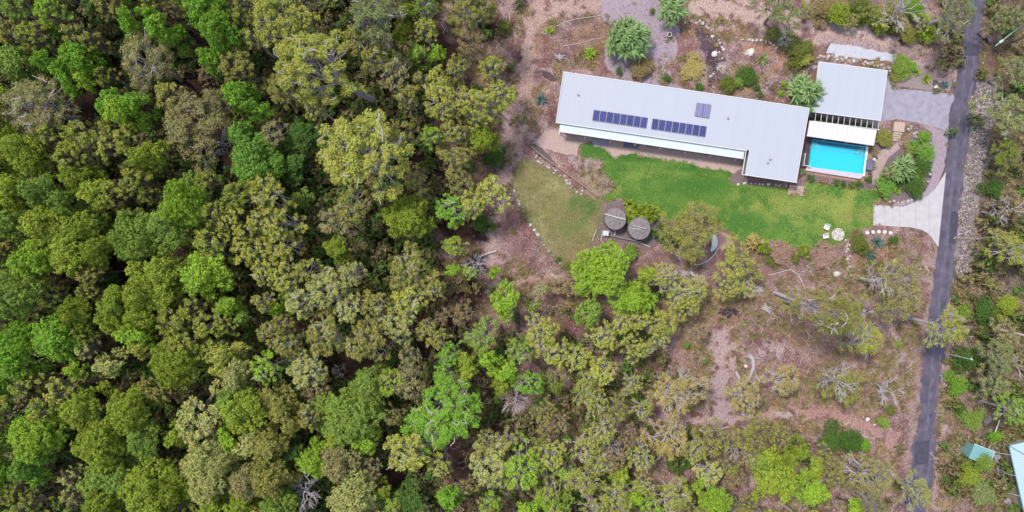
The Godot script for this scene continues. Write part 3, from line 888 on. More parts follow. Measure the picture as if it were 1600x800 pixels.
# ---------------------------------------------------------------- neighbour's roof, shed, poles
func build_neighbours() -> void:
	var n := thing("neighbour_house", "sky-blue hipped metal roof of the house beyond the lane", "house", flat_at(1578, 697, 3.0), deg_to_rad(13.0))
	var W := 13.0; var D := 11.0
	var a := Vector3(0, 2.9, 0); var b := Vector3(W, 2.9, 0); var c := Vector3(W, 2.9, D); var d := Vector3(0, 2.9, D)
	var e := Vector3(D / 2, 4.6, D / 2); var f := Vector3(W - D / 2, 4.6, D / 2)
	var t := MB.new(); t.tri(a, e, d); part("roof", t.mesh(), M.blue_roof, n)
	t = MB.new(); t.quad(a, b, f, e); part("roof", t.mesh(), M.blue_roof, n)
	t = MB.new(); t.quad(d, e, f, c); part("roof", t.mesh(), M.blue_roof, n)
	t = MB.new(); t.tri(b, c, f); part("roof", t.mesh(), M.blue_roof, n)
	for q in [[a, e], [d, e], [e, f], [b, f], [c, f]]:
		t = MB.new(); t.tube(q[0] + Vector3(0, 0.03, 0), q[1] + Vector3(0, 0.03, 0), 0.09, 0.09, 6); part("ridge_cap", t.mesh(), M.teal, n)
	for q in [[a, d], [a, b], [d, c], [b, c]]:
		t = MB.new(); t.box((q[0] + q[1]) / 2 - Vector3(0, 0.09, 0), (q[1] - q[0]).abs() + Vector3(0.16, 0.14, 0.16)); part("gutter", t.mesh(), M.teal, n)
	for k in 26:
		var z := 0.3 + k * 0.41
		var dd := minf(z, D - z)
		t = MB.new(); t.tube(Vector3(0.02, 2.93, z), Vector3(dd - 0.05, 2.93 + (dd - 0.05) * 1.7 / 5.5, z), 0.022, 0.022, 4); part("roof_rib", t.mesh(), M.blue_roof, n)
	t = MB.new(); t.box(Vector3(W / 2, 1.38, D / 2), Vector3(W - 1.0, 2.75, D - 1.0)); part("wall", t.mesh(), M.wall, n)
	t = MB.new(); t.box(Vector3(-0.5, 0.15, D / 2), Vector3(0.95, 0.3, D + 1.4)); part("verandah_floor", t.mesh(), M.drive, n)
	for k in 3:
		t = MB.new(); t.tube(Vector3(-0.15, 2.86, 1.4 + k * 3.2), Vector3(-0.95, 0.3, 1.5 + k * 3.2), 0.05, 0.05, 5); part("stay", t.mesh(), M.trim, n)
	# teal garden shed
	var s := thing("garden_shed", "small teal shed roof half hidden under shrubs near the neighbour's house", "shed", flat_at(1522, 694, 2.2), -deg_to_rad(21.0))
	for k in 4:
		t = MB.new()
		sloped(t, k * 0.82, k * 0.82 + 0.815, 0, 2.3, 2.3, 2.15, 0.04)
		part("roof_sheet", t.mesh(), M.teal, s)
	t = MB.new(); t.box(Vector3(1.64, 2.27, -0.05), Vector3(3.4, 0.14, 0.09)); part("fascia", t.mesh(), M.pale_blue, s)
	t = MB.new(); t.box(Vector3(3.32, 2.2, 1.15), Vector3(0.09, 0.14, 2.4)); part("fascia", t.mesh(), M.pale_blue, s)
	t = MB.new(); t.box(Vector3(1.64, 1.04, 1.15), Vector3(3.1, 2.08, 2.1)); part("wall", t.mesh(), M.teal, s)
	# a white rail leaning across the shrubs
	t = MB.new()
	var p0 := G(1545, 702, 0.06); var p1 := G(1562, 656, 1.6)
	t.rod(Vector3.ZERO, p1 - p0, 0.09, 0.07, 8)
	single("leaning_pole", t.mesh(), M.white, "long white pole leaning through the shrubs above the teal shed", "pole", p0)
	# power pole with lamp arm at the top of the lane
	var base := flat_at(1572, 70, 0.0)
	var pp := thing("power_pole", "weathered timber power pole with pale green lamp arm beside the lane", "power pole", base)
	t = MB.new(); t.rod(Vector3.ZERO, Vector3(0, 5.6, 0), 0.24, 0.2, 9); part("pole", t.mesh(), M.bark_grey, pp)
	var tip := G(1555, 72, 5.4) - base; var root := G(1593, 42, 5.0) - base
	t = MB.new(); t.rod(root, tip, 0.06, 0.06, 8); part("arm", t.mesh(), M.galv, pp)
	t = MB.new(); t.box(tip.lerp(root, 0.24) + Vector3(0, 0.06, 0), Vector3(0.62, 0.2, 0.36), Basis(Vector3.UP, 0.58), Color.WHITE, 0.06); part("lamp_head", t.mesh(), M.galv, pp)
	t = MB.new(); t.rod(root - Vector3(0, 0.15, 0), root + Vector3(0, 0.25, 0), 0.13, 0.1, 8); part("insulator", t.mesh(), M.white, pp)
	t = MB.new(); t.rod(Vector3(0, 4.9, 0), root, 0.05, 0.05, 6); part("brace", t.mesh(), M.bark_grey, pp)
	# rubbish bin waiting by the lane
	var bin := thing("rubbish_bin", "dark blue rubbish bin standing beside the top of the lane", "bin", flat_at(1546, 60, 1.0), 0.5)
	t = MB.new()
	t.quad(Vector3(-0.24, 0.08, -0.28), Vector3(0.24, 0.08, -0.28), Vector3(0.3, 1.0, -0.38), Vector3(-0.3, 1.0, -0.38))
	t.quad(Vector3(0.24, 0.08, 0.28), Vector3(-0.24, 0.08, 0.28), Vector3(-0.3, 1.0, 0.38), Vector3(0.3, 1.0, 0.38))
	t.quad(Vector3(-0.24, 0.08, 0.28), Vector3(-0.24, 0.08, -0.28), Vector3(-0.3, 1.0, -0.38), Vector3(-0.3, 1.0, 0.38))
	t.quad(Vector3(0.24, 0.08, -0.28), Vector3(0.24, 0.08, 0.28), Vector3(0.3, 1.0, 0.38), Vector3(0.3, 1.0, -0.38))
	part("body", t.mesh(), M.dark, bin)
	t = MB.new(); t.box(Vector3(0, 1.04, 0), Vector3(0.66, 0.08, 0.82), Basis.IDENTITY, Color.WHITE, 0.03); part("lid", t.mesh(), M.cushion, bin)
	for sx in [-0.26, 0.26]:
		t = MB.new(); t.rod(Vector3(sx - 0.03, 0.12, -0.32), Vector3(sx + 0.03, 0.12, -0.32), 0.12, 0.12, 12); part("wheel", t.mesh(), M.dark, bin)
	t = MB.new(); t.rod(Vector3(-0.24, 0.98, -0.46), Vector3(0.24, 0.98, -0.46), 0.025, 0.025, 6); part("handle", t.mesh(), M.dark, bin)
	# slim steel pole further down
	base = flat_at(1484, 554, 0.0)
	var sp := thing("street_pole", "slim pale green steel pole with short crossbar among the roadside shrubs", "pole", base)
	t = MB.new(); t.rod(Vector3.ZERO, Vector3(0, 5.1, 0), 0.09, 0.07, 8); part("pole", t.mesh(), M.galv, sp)
	t = MB.new(); t.rod(Vector3(0, 5.0, -0.35), Vector3(0, 5.0, 0.12), 0.05, 0.05, 6); part("crossbar", t.mesh(), M.galv, sp)
	t = MB.new(); t.rod(Vector3(0, 5.05, 0), Vector3(0, 5.25, 0), 0.12, 0.09, 8); part("cap", t.mesh(), M.white, sp)

# ---------------------------------------------------------------- water tanks
func tank(px: float, py: float, r: float, h: float, label: String, bars: Array) -> void:
	var o := thing("water_tank", label, "water tank", flat_at(px, py, h), 0.0, "round concrete water tanks")
	var t := MB.new(); t.tube(Vector3.ZERO, Vector3(0, h, 0), r, r, 28); part("wall", t.mesh(), M.tank, o)
	t = MB.new()
	for k in 28:
		var a0 := TAU * k / 28; var a1 := TAU * (k + 1) / 28
		t.tri(Vector3(0, h + 0.22, 0), Vector3(cos(a0) * (r - 0.06), h + 0.02, sin(a0) * (r - 0.06)), Vector3(cos(a1) * (r - 0.06), h + 0.02, sin(a1) * (r - 0.06)))
	part("lid", t.mesh(), M.tank, o)
	t = MB.new()
	for k in 28:
		var a0 := TAU * k / 28; var a1 := TAU * (k + 1) / 28
		t.quad(Vector3(cos(a0) * (r - 0.07), h + 0.06, sin(a0) * (r - 0.07)), Vector3(cos(a0) * (r + 0.05), h + 0.06, sin(a0) * (r + 0.05)), Vector3(cos(a1) * (r + 0.05), h + 0.06, sin(a1) * (r + 0.05)), Vector3(cos(a1) * (r - 0.07), h + 0.06, sin(a1) * (r - 0.07)))
		t.quad(Vector3(cos(a0) * (r + 0.05), h + 0.06, sin(a0) * (r + 0.05)), Vector3(cos(a0) * (r + 0.05), h - 0.1, sin(a0) * (r + 0.05)), Vector3(cos(a1) * (r + 0.05), h - 0.1, sin(a1) * (r + 0.05)), Vector3(cos(a1) * (r + 0.05), h + 0.06, sin(a1) * (r + 0.05)))
	part("rim", t.mesh(), M.tank, o)
	for k in 8:
		t = MB.new()
		var a := TAU * k / 8 + 0.2
		t.tube(Vector3(cos(a) * 0.3, h + 0.22, sin(a) * 0.3), Vector3(cos(a) * (r - 0.1), h + 0.05, sin(a) * (r - 0.1)), 0.035, 0.035, 4); part("lid_rib", t.mesh(), M.tank, o)
	for q in bars:
		t = MB.new(); t.rod(Vector3(q[0], h + 0.3, q[1]), Vector3(q[2], h + 0.26, q[3]), q[4], q[4], 8); part("inlet_pipe", t.mesh(), M.pipe, o)
	t = MB.new(); t.rod(Vector3(0.5, h + 0.1, 0.4), Vector3(0.5, h + 0.3, 0.4), 0.26, 0.24, 10); part("hatch", t.mesh(), M.tank, o)

func build_tanks() -> void:
	tank(961.5, 342, 1.6, 2.2, "weathered round water tank crossed by a white pipe, nearer the dry lawn", [[-1.66, -0.72, 1.5, 0.12, 0.075]])
	tank(999, 357, 1.65, 2.2, "weathered round water tank with twin thin bars, nearer the palms", [[-1.55, -0.1, 0.2, 0.18, 0.04], [-0.9, -0.45, 0.9, 0.05, 0.04]])
	var at := flat_at(947, 364.5, 0.8)
	var p := thing("pump_box", "small white pump box in front of the water tanks", "pump box", at, -0.1)
	var t := MB.new(); t.box(Vector3(0, 0.4, 0), Vector3(0.72, 0.7, 0.62)); part("cabinet", t.mesh(), M.white, p)
	t = MB.new(); t.box(Vector3(0, 0.79, 0), Vector3(0.86, 0.08, 0.76), Basis.IDENTITY, Color.WHITE, 0.03); part("lid", t.mesh(), M.pale_blue, p)
	t = MB.new(); t.box(Vector3(0, 0.03, 0), Vector3(0.95, 0.06, 0.9)); part("plinth", t.mesh(), M.concrete, p)
	var a := flat_at(953, 368, 0.3)
	var g := thing("pipe_run", "long grey pipe run in front of the water tanks", "pipe", a)
	var e := flat_at(992, 376, 0.3) - a
	t = MB.new(); t.rod(Vector3(0, 0.3, 0), e + Vector3(0, 0.3, 0), 0.15, 0.15, 8); part("main_pipe", t.mesh(), M.tank, g)
	t = MB.new(); t.rod(e + Vector3(0, 0.3, 0), flat_at(1016, 386, 0.3) - a + Vector3(0, 0.3, 0), 0.07, 0.07, 8); part("thin_pipe", t.mesh(), M.pipe, g)
	for q in [[[958, 359], [961.5, 361], [960.5, 368]], [[994, 368], [997, 371.5], [990, 376]]]:
		for k in 2:
			t = MB.new(); t.rod(flat_at(q[k][0], q[k][1], 0.4) - a + Vector3(0, 0.42, 0), flat_at(q[k + 1][0], q[k + 1][1], 0.4) - a + Vector3(0, 0.42, 0), 0.065, 0.065, 6); part("elbow_pipe", t.mesh(), M.pipe, g)
	for k in 4:
		t = MB.new(); t.box(e * (k / 3.5) + Vector3(0, 0.07, 0), Vector3(0.16, 0.14, 0.3)); part("support", t.mesh(), M.concrete, g)
	# white posts and rail at the dry lawn's corner
	var r := thing("pipe_rail", "thin white rail sloping down beside the pump box", "rail", flat_at(926, 376, 0.3))
	t = MB.new(); t.rod(Vector3(0, 0.3, 0), flat_at(932, 359, 0.3) - r.position + Vector3(0, 0.3, 0), 0.05, 0.05, 6); part("rail", t.mesh(), M.pipe, r)
	t = MB.new(); t.rod(flat_at(939, 376, 0.3) - r.position + Vector3(0, 0.3, 0), flat_at(941, 366, 0.3) - r.position + Vector3(0, 0.3, 0), 0.05, 0.05, 6); part("rail", t.mesh(), M.pipe, r)
	for q in [[926, 376], [932, 359], [939, 376], [941, 366]]:
		t = MB.new(); t.rod(flat_at(q[0], q[1], 0.3) - r.position, flat_at(q[0], q[1], 0.3) - r.position + Vector3(0, 0.35, 0), 0.05, 0.05, 6); part("post", t.mesh(), M.pipe, r)

# ---------------------------------------------------------------- yard: walls, edges, furniture, logs
func log_thing(called: String, pts: Array, r0: float, r1: float, mat: Material, label: String, forks := []) -> void:
	var o := thing(called, label, "log", G(pts[0][0], pts[0][1]))
	var t := MB.new()
	for k in pts.size() - 1:
		var f0 := float(k) / (pts.size() - 1); var f1 := float(k + 1) / (pts.size() - 1)
		var ra := lerpf(r0, r1, f0); var rb := lerpf(r0, r1, f1)
		t.rod(G(pts[k][0], pts[k][1]) - o.position + Vector3(0, ra * 0.85, 0), G(pts[k + 1][0], pts[k + 1][1]) - o.position + Vector3(0, rb * 0.85, 0), ra, rb, 8)
	part("log", t.mesh(), mat, o)
	for f in forks:
		t = MB.new()
		for k in f.size() - 1:
			t.rod(G(f[k][0], f[k][1]) - o.position + Vector3(0, r1 * 0.8 + 0.1, 0), G(f[k + 1][0], f[k + 1][1]) - o.position + Vector3(0, r1 * 0.6 + 0.05, 0), r1 * 0.6, r1 * 0.35, 6)
		part("branch", t.mesh(), mat, o)

func build_yard() -> void:
	# timber retaining wall
	var line := [[829, 229], [843, 241], [866, 258], [890, 275], [913, 292], [934, 308]]
	var w := thing("retaining_wall", "low dark timber retaining wall above the dry lawn", "wall", G(829, 229))
	for k in line.size() - 1:
		var a := G(line[k][0], line[k][1]) - w.position; var b := G(line[k + 1][0], line[k + 1][1]) - w.position
		var ang := -atan2((b - a).z, (b - a).x)
		for c in 2:
			var t := MB.new()
			t.box(Vector3.ZERO, Vector3((b - a).length() - 0.03, 0.2, 0.24), Basis.IDENTITY, Color.WHITE, 0.015)
			part("sleeper", t.mesh(), M.bark_dark if c == 0 else M.timber, w, (a + b) / 2 + Vector3(0, 0.11 + 0.21 * c, 0), Basis(Vector3.UP, ang))
		var t2 := MB.new()
		t2.box(Vector3.ZERO, Vector3(0.14, 0.56, 0.14), Basis.IDENTITY, Color.WHITE, 0.02)
		part("post", t2.mesh(), M.bark_dark, w, a + Vector3(0, 0.28, 0) + Basis(Vector3.UP, ang) * Vector3(0, 0, 0.2), Basis(Vector3.UP, ang))
	var wr := thing("rock_edging", "pale rubble strewn along the foot of the timber retaining wall", "edging", G(836, 241))
	stones_on(wr, [[832, 238], [850, 256], [868, 270], [886, 284], [902, 296], [914, 304]], 0.4, 0.42, [M.stone[1], M.stone[3], M.stone[0]], "stone", 0.45)
	var re := thing("rock_edging", "curved line of small rocks edging the dry lawn", "edging", G(803, 297))
	stones_on(re, [[803, 297], [812, 318], [823, 340], [834, 358], [847, 378], [860, 396], [874, 410], [886, 420]], 0.42, 0.5, M.stone, "stone", 0.12)
	re = thing("rock_edging", "line of pale rocks around the planted island by the lane", "edging", G(1372, 298))
	stones_on(re, [[1372, 298], [1385, 312], [1400, 317], [1425, 313], [1442, 300], [1453, 275], [1456, 245], [1455, 220], [1448, 205]], 0.5, 0.42, [M.stone[1], M.stone[3], M.white_stone, M.dark_stone], "stone", 0.15)
	re = thing("rock_edging", "short row of white rocks below the house's square end", "edging", G(1150, 288))
	stones_on(re, [[1150, 288], [1170, 286], [1200, 288], [1230, 291]], 0.55, 0.4, [M.white_stone, M.stone[1]], "stone", 0.08)
	re = thing("rock_edging", "band of broken pale rocks behind the carport", "edging", G(1275, 92))
	stones_on(re, [[1275, 92], [1300, 88], [1330, 96], [1360, 99], [1392, 108]], 0.3, 0.55, [M.stone[0], M.stone[1], M.stone[3]], "stone", 0.35)
	re = thing("rock_edging", "row of small pale rocks along the garden path north of the house", "edging", G(1155, 62))
	stones_on(re, [[1155, 62], [1175, 63], [1195, 63], [1208, 70], [1216, 80]], 0.45, 0.42, [M.stone[3], M.stone[1]], "stone", 0.08)
	re = thing("rock_edging", "scatter of dark rocks against the house's north wall", "edging", G(1195, 140))
	stones_on(re, [[1195, 140], [1212, 132], [1228, 126], [1244, 124], [1262, 116], [1272, 108]], 0.35, 0.55, [M.dark_stone, M.stone[2]], "stone", 0.5)
	re = thing("rock_edging", "dark and white rocks piled at the pool's right end", "edging", G(1362, 236))
	stones_on(re, [[1362, 236], [1367, 244], [1362, 250], [1358, 274], [1360, 284]], 0.35, 0.5, [M.dark_stone, M.white_stone, M.dark_stone], "stone", 0.25)
	re = thing("rock_edging", "pale rocks along the edge of the dark mulch bed near the gravel path", "edging", G(1095, 100))
	stones_on(re, [[1070, 36], [1100, 34], [1118, 60], [1128, 82], [1124, 100], [1108, 128], [1118, 134]], 0.5, 0.5, [M.stone[1], M.stone[3], M.dark_stone], "stone", 0.5)
	re = thing("rock_edging", "white pebbly dry creek between lawn and bare shrubs", "edging", G(1325, 380))
	stones_on(re, [[1325, 378], [1326, 390], [1325, 398], [1324, 412], [1328, 424], [1334, 430]], 0.16, 0.3, [M.white_stone, M.stone[3]], "stone", 0.35)
	re = thing("rock_edging", "loose rocks between driveway and planted island", "edging", G(1415, 200))
	stones_on(re, [[1415, 200], [1430, 202], [1436, 210], [1425, 220], [1414, 228]], 0.3, 0.5, [M.stone[0], M.stone[2], M.stone[3]], "stone", 0.6)
	re = thing("rock_edging", "small ring of rocks in the strip beside the upper driveway", "edging", G(1460, 130))
	stones_on(re, [[1456, 132], [1462, 127], [1469, 130], [1466, 138], [1457, 137]], 0.35, 0.5, [M.dark_stone, M.stone[1], M.white_stone], "stone", 0.2)
	# fire pit
	var fp := thing("fire_pit", "round fire pit of pale stones on the lawn", "fire pit", G(1309, 366.5))
	var t := MB.new()
	for k in 16:
		var a0 := TAU * k / 16; var a1 := TAU * (k + 1) / 16
		t.tri(Vector3(0, 0.05, 0), Vector3(cos(a0), 0.04, sin(a0)) * Vector3(0.95, 1, 0.95), Vector3(cos(a1), 0.04, sin(a1)) * Vector3(0.95, 1, 0.95))
	part("ash_bed", t.mesh(), M.stone[1], fp)
	for ring in 3:
		var cnt: int = [15, 10, 5][ring]
		for k in cnt:
			var a := TAU * k / cnt + ring
			var s := R.randf_range(0.3, 0.44)
			part("stone", stone_meshes[k % 6], [M.stone[3], M.stone[1], M.white_stone][k % 3], fp, Vector3(cos(a), 0.03, sin(a)) * Vector3([0.88, 0.55, 0.22][ring], 1, [0.88, 0.55, 0.22][ring]), Basis(Vector3.UP, R.randf() * TAU).scaled(Vector3(s, s * 0.7, s)))
	# two white chairs
	for k in 2:
		var c := thing("garden_chair", ["white garden chair on the lawn, the upper one nearer the house", "white garden chair on the lawn, the lower one beside the fire pit"][k], "chair", G([1291.5, 1290.0][k], [355.0, 369.0][k], 0.5) * Vector3(1, 0, 1), [-0.45, 0.2][k], "white chairs by the fire pit")
		t = MB.new(); t.box(Vector3(0, 0.42, 0), Vector3(0.72, 0.07, 0.7), Basis.IDENTITY, Color.WHITE, 0.02); part("seat", t.mesh(), M.white, c)
		t = MB.new(); t.box(Vector3(0, 0.72, -0.36), Vector3(0.72, 0.6, 0.06), Basis(Vector3.RIGHT, -0.2)); part("backrest", t.mesh(), M.white, c)
		for s in [-1, 1]:
			t = MB.new(); t.box(Vector3(0.38 * s, 0.62, 0), Vector3(0.09, 0.05, 0.72)); part("armrest", t.mesh(), M.white, c)
			for z in [-0.3, 0.3]:
				t = MB.new(); t.box(Vector3(0.38 * s, 0.3, z), Vector3(0.06, 0.6, 0.06)); part("leg", t.mesh(), M.white, c)
		t = MB.new(); t.box(Vector3(0, 0.47, 0.02), Vector3(0.4, 0.05, 0.4), Basis.IDENTITY, Color.WHITE, 0.02); part("cushion", t.mesh(), M.galv if k == 0 else M.pale_blue, c)
	# stepping stones under the concrete driveway's edge
	var say := ["first pale stepping stone from the fire pit side", "second pale stepping stone from the fire pit side", "third pale stepping stone, the middle of the row", "fourth pale stepping stone, towards the lane", "last pale stepping stone of the row, nearest the lane"]
	for k in 5:
		var q: Array = [[1355, 363.5], [1364, 362.5], [1373, 362], [1382, 362.5], [1391.5, 364]][k]
		t = MB.new()
		t.rod(Vector3.ZERO, Vector3(0, 0.12, 0), 0.3, 0.27, 10)
		single("stepping_stone", t.mesh(), M.white_stone, say[k], "stepping stone", G(q[0], q[1]), k * 0.7, "stepping stones below the concrete driveway")
	# crescent seat of pale stone
	t = MB.new()
	var oc := G(1103, 378)
	for k in 12:
		var a0 := lerpf(-0.85, 1.15, k / 12.0); var a1 := lerpf(-0.85, 1.15, (k + 1) / 12.0)
		var wi0 := 0.35 + 0.55 * sin(PI * (k / 12.0)); var wi1 := 0.35 + 0.55 * sin(PI * ((k + 1) / 12.0))
		var o0 := Vector3(cos(a0), 0, sin(a0)); var o1 := Vector3(cos(a1), 0, sin(a1))
		var ro := 1.75
		t.quad(o0 * (ro - wi0) + Vector3(0, 0.4, 0), o0 * ro + Vector3(0, 0.42, 0), o1 * ro + Vector3(0, 0.42, 0), o1 * (ro - wi1) + Vector3(0, 0.4, 0))
		t.quad(o0 * ro, o1 * ro, o1 * ro + Vector3(0, 0.42, 0), o0 * ro + Vector3(0, 0.42, 0))
		t.quad(o0 * (ro - wi0), o1 * (ro - wi1), o1 * (ro - wi1) + Vector3(0, 0.4, 0), o0 * (ro - wi0) + Vector3(0, 0.4, 0))
	single("curved_bench", t.mesh(), M.pale_blue, "pale blue-grey crescent-shaped seat at the lawn's lower corner", "bench", oc)
	# mat against the verandah
	t = MB.new(); t.box(Vector3(0, 0.05, 0), Vector3(2.35, 0.05, 1.0), Basis.IDENTITY, Color.WHITE, 0.01)
	single("outdoor_mat", t.mesh(), M.cushion, "dark grey rectangular mat lying beside the verandah", "mat", G(986, 226.5), -deg_to_rad(6.5))
	# bird bath on the gravel path
	var bb := thing("bird_bath", "small pale bird bath with a dark bowl on the gravel path", "bird bath", G(1046, 54, 0.7) * Vector3(1, 0, 1))
	t = MB.new(); t.rod(Vector3.ZERO, Vector3(0, 0.6, 0), 0.2, 0.12, 10); part("pedestal", t.mesh(), M.white_stone, bb)
	t = MB.new(); t.rod(Vector3(0, 0.6, 0), Vector3(0, 0.75, 0), 0.22, 0.38, 14); part("bowl", t.mesh(), M.white_stone, bb)
	t = MB.new(); t.cap(Vector3(0, 0.757, 0), Vector3.UP, 0.3, 14); part("water", t.mesh(), M.dark, bb)
	# heap of dark rubble, heap of sticks
	var rp := thing("rubble_heap", "oval heap of dark burnt rubble in the dry clearing", "rubble heap", G(1137, 488.5))
	zones.append(PackedVector2Array([Vector2(31.8, 7.8), Vector2(35.6, 7.8), Vector2(35.6, 9.9), Vector2(31.8, 9.9)]))
	for k in 60:
		var a := R.randf() * TAU; var d := sqrt(R.randf())
		var s := R.randf_range(0.26, 0.55)
		part("stone", stone_meshes[k % 6], [M.char, M.char, M.dark_stone][k % 3], rp, Vector3(cos(a) * d * 1.45, maxf(0.0, 0.25 - d * 0.3), sin(a) * d * 0.75), Basis(Vector3.UP, R.randf() * TAU).scaled(Vector3(s, s, s)))
	for q in [[1187, 453, 16, 1.0, "loose heap of pale sticks on the dry clearing's upper edge", 2.0], [1197, 482, 16, 0.7, "untidy heap of pale sticks below the leaning gum's trunk", 1.6], [1070, 427, 12, 0.6, "dark and pale stick pile behind the yellow wattles", 2.0], [875, 90, 12, 0.6, "dark heap of pruned sticks above the house's left end", 1.4]]:
		var sp := thing("stick_heap", q[4], "stick heap", G(q[0], q[1]))
		for k in q[2]:
			var a: float = 0.5 + R.randfn(0, 0.5)
			var c := Vector3(R.randf_range(-0.7, 0.7), 0.06 + R.randf() * 0.25, R.randf_range(-0.5, 0.5)) * Vector3(q[3], 1, q[3])
			var l: float = R.randf_range(0.5, 1.0) * q[5]
			t = MB.new()
			t.rod(c - Vector3(cos(a), 0.0, sin(a)) * l / 2, c + Vector3(cos(a), 0.05, sin(a)) * l / 2, 0.07, 0.045, 5)
			part("stick", t.mesh(), M.bark_dead if k % 3 else M.bark_pale, sp)
	# fallen logs
	log_thing("fallen_log", [[1168, 554], [1175, 560], [1177, 572], [1172, 586], [1165, 602]], 0.42, 0.13, M.bark_dead, "curved pale fallen log in the dry clearing", [[[1177, 572], [1182, 588]]])
	log_thing("fallen_log", [[1149, 580], [1154, 590], [1156, 600]], 0.26, 0.2, M.bark_dead, "short pale fallen log left of the curved log")
	log_thing("fallen_log", [[1180, 588], [1186, 594], [1194, 600]], 0.16, 0.1, M.bark_dead, "thin pale branch lying right of the curved log")
	log_thing("fallen_log", [[1078, 424], [1083, 430], [1089, 433]], 0.25, 0.18, M.bark_pale, "pale short log lying among the yellow wattles")
	log_thing("fallen_branch", [[1121, 388], [1116, 398], [1106, 408], [1094, 413], [1084, 414]], 0.11, 0.06, M.bark_dead, "thin curved branch lying below the crescent seat")
	log_thing("fallen_log", [[1356, 487], [1368, 487]], 0.2, 0.18, M.bark_pale, "short white log beside the grey thicket")
	log_thing("fallen_log", [[1090, 672], [1108, 673], [1122, 672], [1138, 666]], 0.16, 0.1, M.bark_pale, "long pale log lying along the lower track")
	log_thing("fallen_branch", [[776, 392], [762, 396], [752, 400], [748, 408]], 0.2, 0.08, M.bark_dead, "forked pale branch fallen at the track's edge")
	log_thing("fallen_branch", [[860, 46], [880, 36], [900, 30], [942, 24]], 0.07, 0.05, M.bark_pale, "long thin pale pole lying above the lime spiky plants")
	log_thing("fallen_branch", [[880, 72], [905, 68], [925, 62], [948, 58]], 0.06, 0.04, M.bark_pale, "second thin pale pole lying below the first")
	log_thing("fallen_log", [[1530, 401], [1560, 401], [1590, 406]], 0.16, 0.12, M.bark_pale, "pale log lying level beyond the gravel verge")
	log_thing("fallen_log", [[1556, 514], [1575, 517], [1604, 525]], 0.14, 0.18, M.bark_dead, "thin pale log beyond the lane at the frame's edge")
	log_thing("fallen_branch", [[1200, 430], [1236, 421], [1246, 428], [1254, 442], [1258, 452]], 0.06, 0.1, M.bark_pale, "bent pale branch below the brown dome shrub")
	# rocks standing alone
	for q in [[1540, 427, 0.95, "round grey boulder beyond the lane", 0], [1540, 655, 1.7, "flat lilac-grey rock beyond the lane near the shed", 2], [1355, 655, 0.7, "white rock on bare soil near the lane's lower end", 9], [1165, 572, 0.6, "white stone beside the curved log", 9], [1173, 82, 1.3, "white boulder north of the house", 9], [1307, 428, 1.2, "pale lilac boulder beside the dry creek", 3], [1293, 418, 0.8, "pale boulder under the pinkish dome shrub", 3], [1350, 485, 0.65, "white stone near the short white log", 9], [1250, 497, 0.4, "small white stone under the leaning gum", 9], [1398, 408, 0.6, "white stone under the grey bare tree", 9], [1367, 663, 0.4, "small white stone beside the round green shrub", 9], [1116, 85, 1.0, "white rock beside the dark mulch patch", 9], [1462, 137, 0.7, "white rock in the strip beside the upper driveway", 9]]:
		single("boulder", stone_meshes[int(q[0]) % 6], M.white_stone if q[4] == 9 else M.stone[q[4]], q[3], "rock", G(q[0], q[1]), q[0]).scale = Vector3(q[2], q[2] * 0.8, q[2])

# ---------------------------------------------------------------- foliage shapes
func rnd_dir(r: RandomNumberGenerator) -> Vector3:
	var y := r.randf_range(-1.0, 1.0)
	var a := r.randf() * TAU
	var q := sqrt(1.0 - y * y)
	return Vector3(cos(a) * q, y, sin(a) * q)

func clump(b: MB, r: RandomNumberGenerator, o: Vector3, rad: float, count: int, ll: float, lw: float, squash: float, tone: Color, loose := 0.3) -> void:
	# a tuft of leaves: small pointed faces spread over and through a rounded volume
	for i in count:
		var n := rnd_dir(r)
		if n.y < -0.35: n.y = -n.y
		var p := o + n * Vector3(rad, rad * squash, rad) * (1.0 - loose * r.randf() + 0.12 * r.randf())
		var m := (n + rnd_dir(r) * 0.75 + Vector3(0, 0.35, 0)).normalized()
		var t := m.cross(rnd_dir(r)).normalized()
		var s := m.cross(t)
		var f := r.randf_range(0.5, 1.5)
		var l := t * ll * r.randf_range(0.7, 1.25) * 0.5
		var w := s * lw * 0.5
		var c := Color(tone.r * f, tone.g * f, tone.b * f)
		b.v.append_array(PackedVector3Array([p - l, p + w, p + l, p - l, p + l, p - w]))
		b.c.append_array(PackedColorArray([c, c, c, c, c, c]))

func spread_points(r: RandomNumberGenerator, n: int, gap: float) -> Array:
	# points spread over a unit disc, kept apart
	var out := []
	var tries := 0
	while out.size() < n and tries < 4000:
		tries += 1
		var a := r.randf() * TAU
		var p := Vector2(cos(a), sin(a)) * sqrt(r.randf())
		var ok := true
		for q in out:
			if p.distance_to(q) < gap * (1.0 - tries / 6000.0):
				ok = false
				break
		if ok: out.append(p)
	return out

func limb(b: MB, r: RandomNumberGenerator, p: Vector3, q: Vector3, r0: float, r1: float, bend := 0.12, seg := 3, sides := 5) -> void:
	var prev := p
	var len := p.distance_to(q)
	for k in seg:
		var f := float(k + 1) / seg
		var x := p.lerp(q, f)
		if k < seg - 1: x += rnd_dir(r) * len * bend * Vector3(1, 0.6, 1)
		b.tube(prev, x, lerpf(r0, r1, float(k) / seg), lerpf(r0, r1, f), sides)
		prev = x

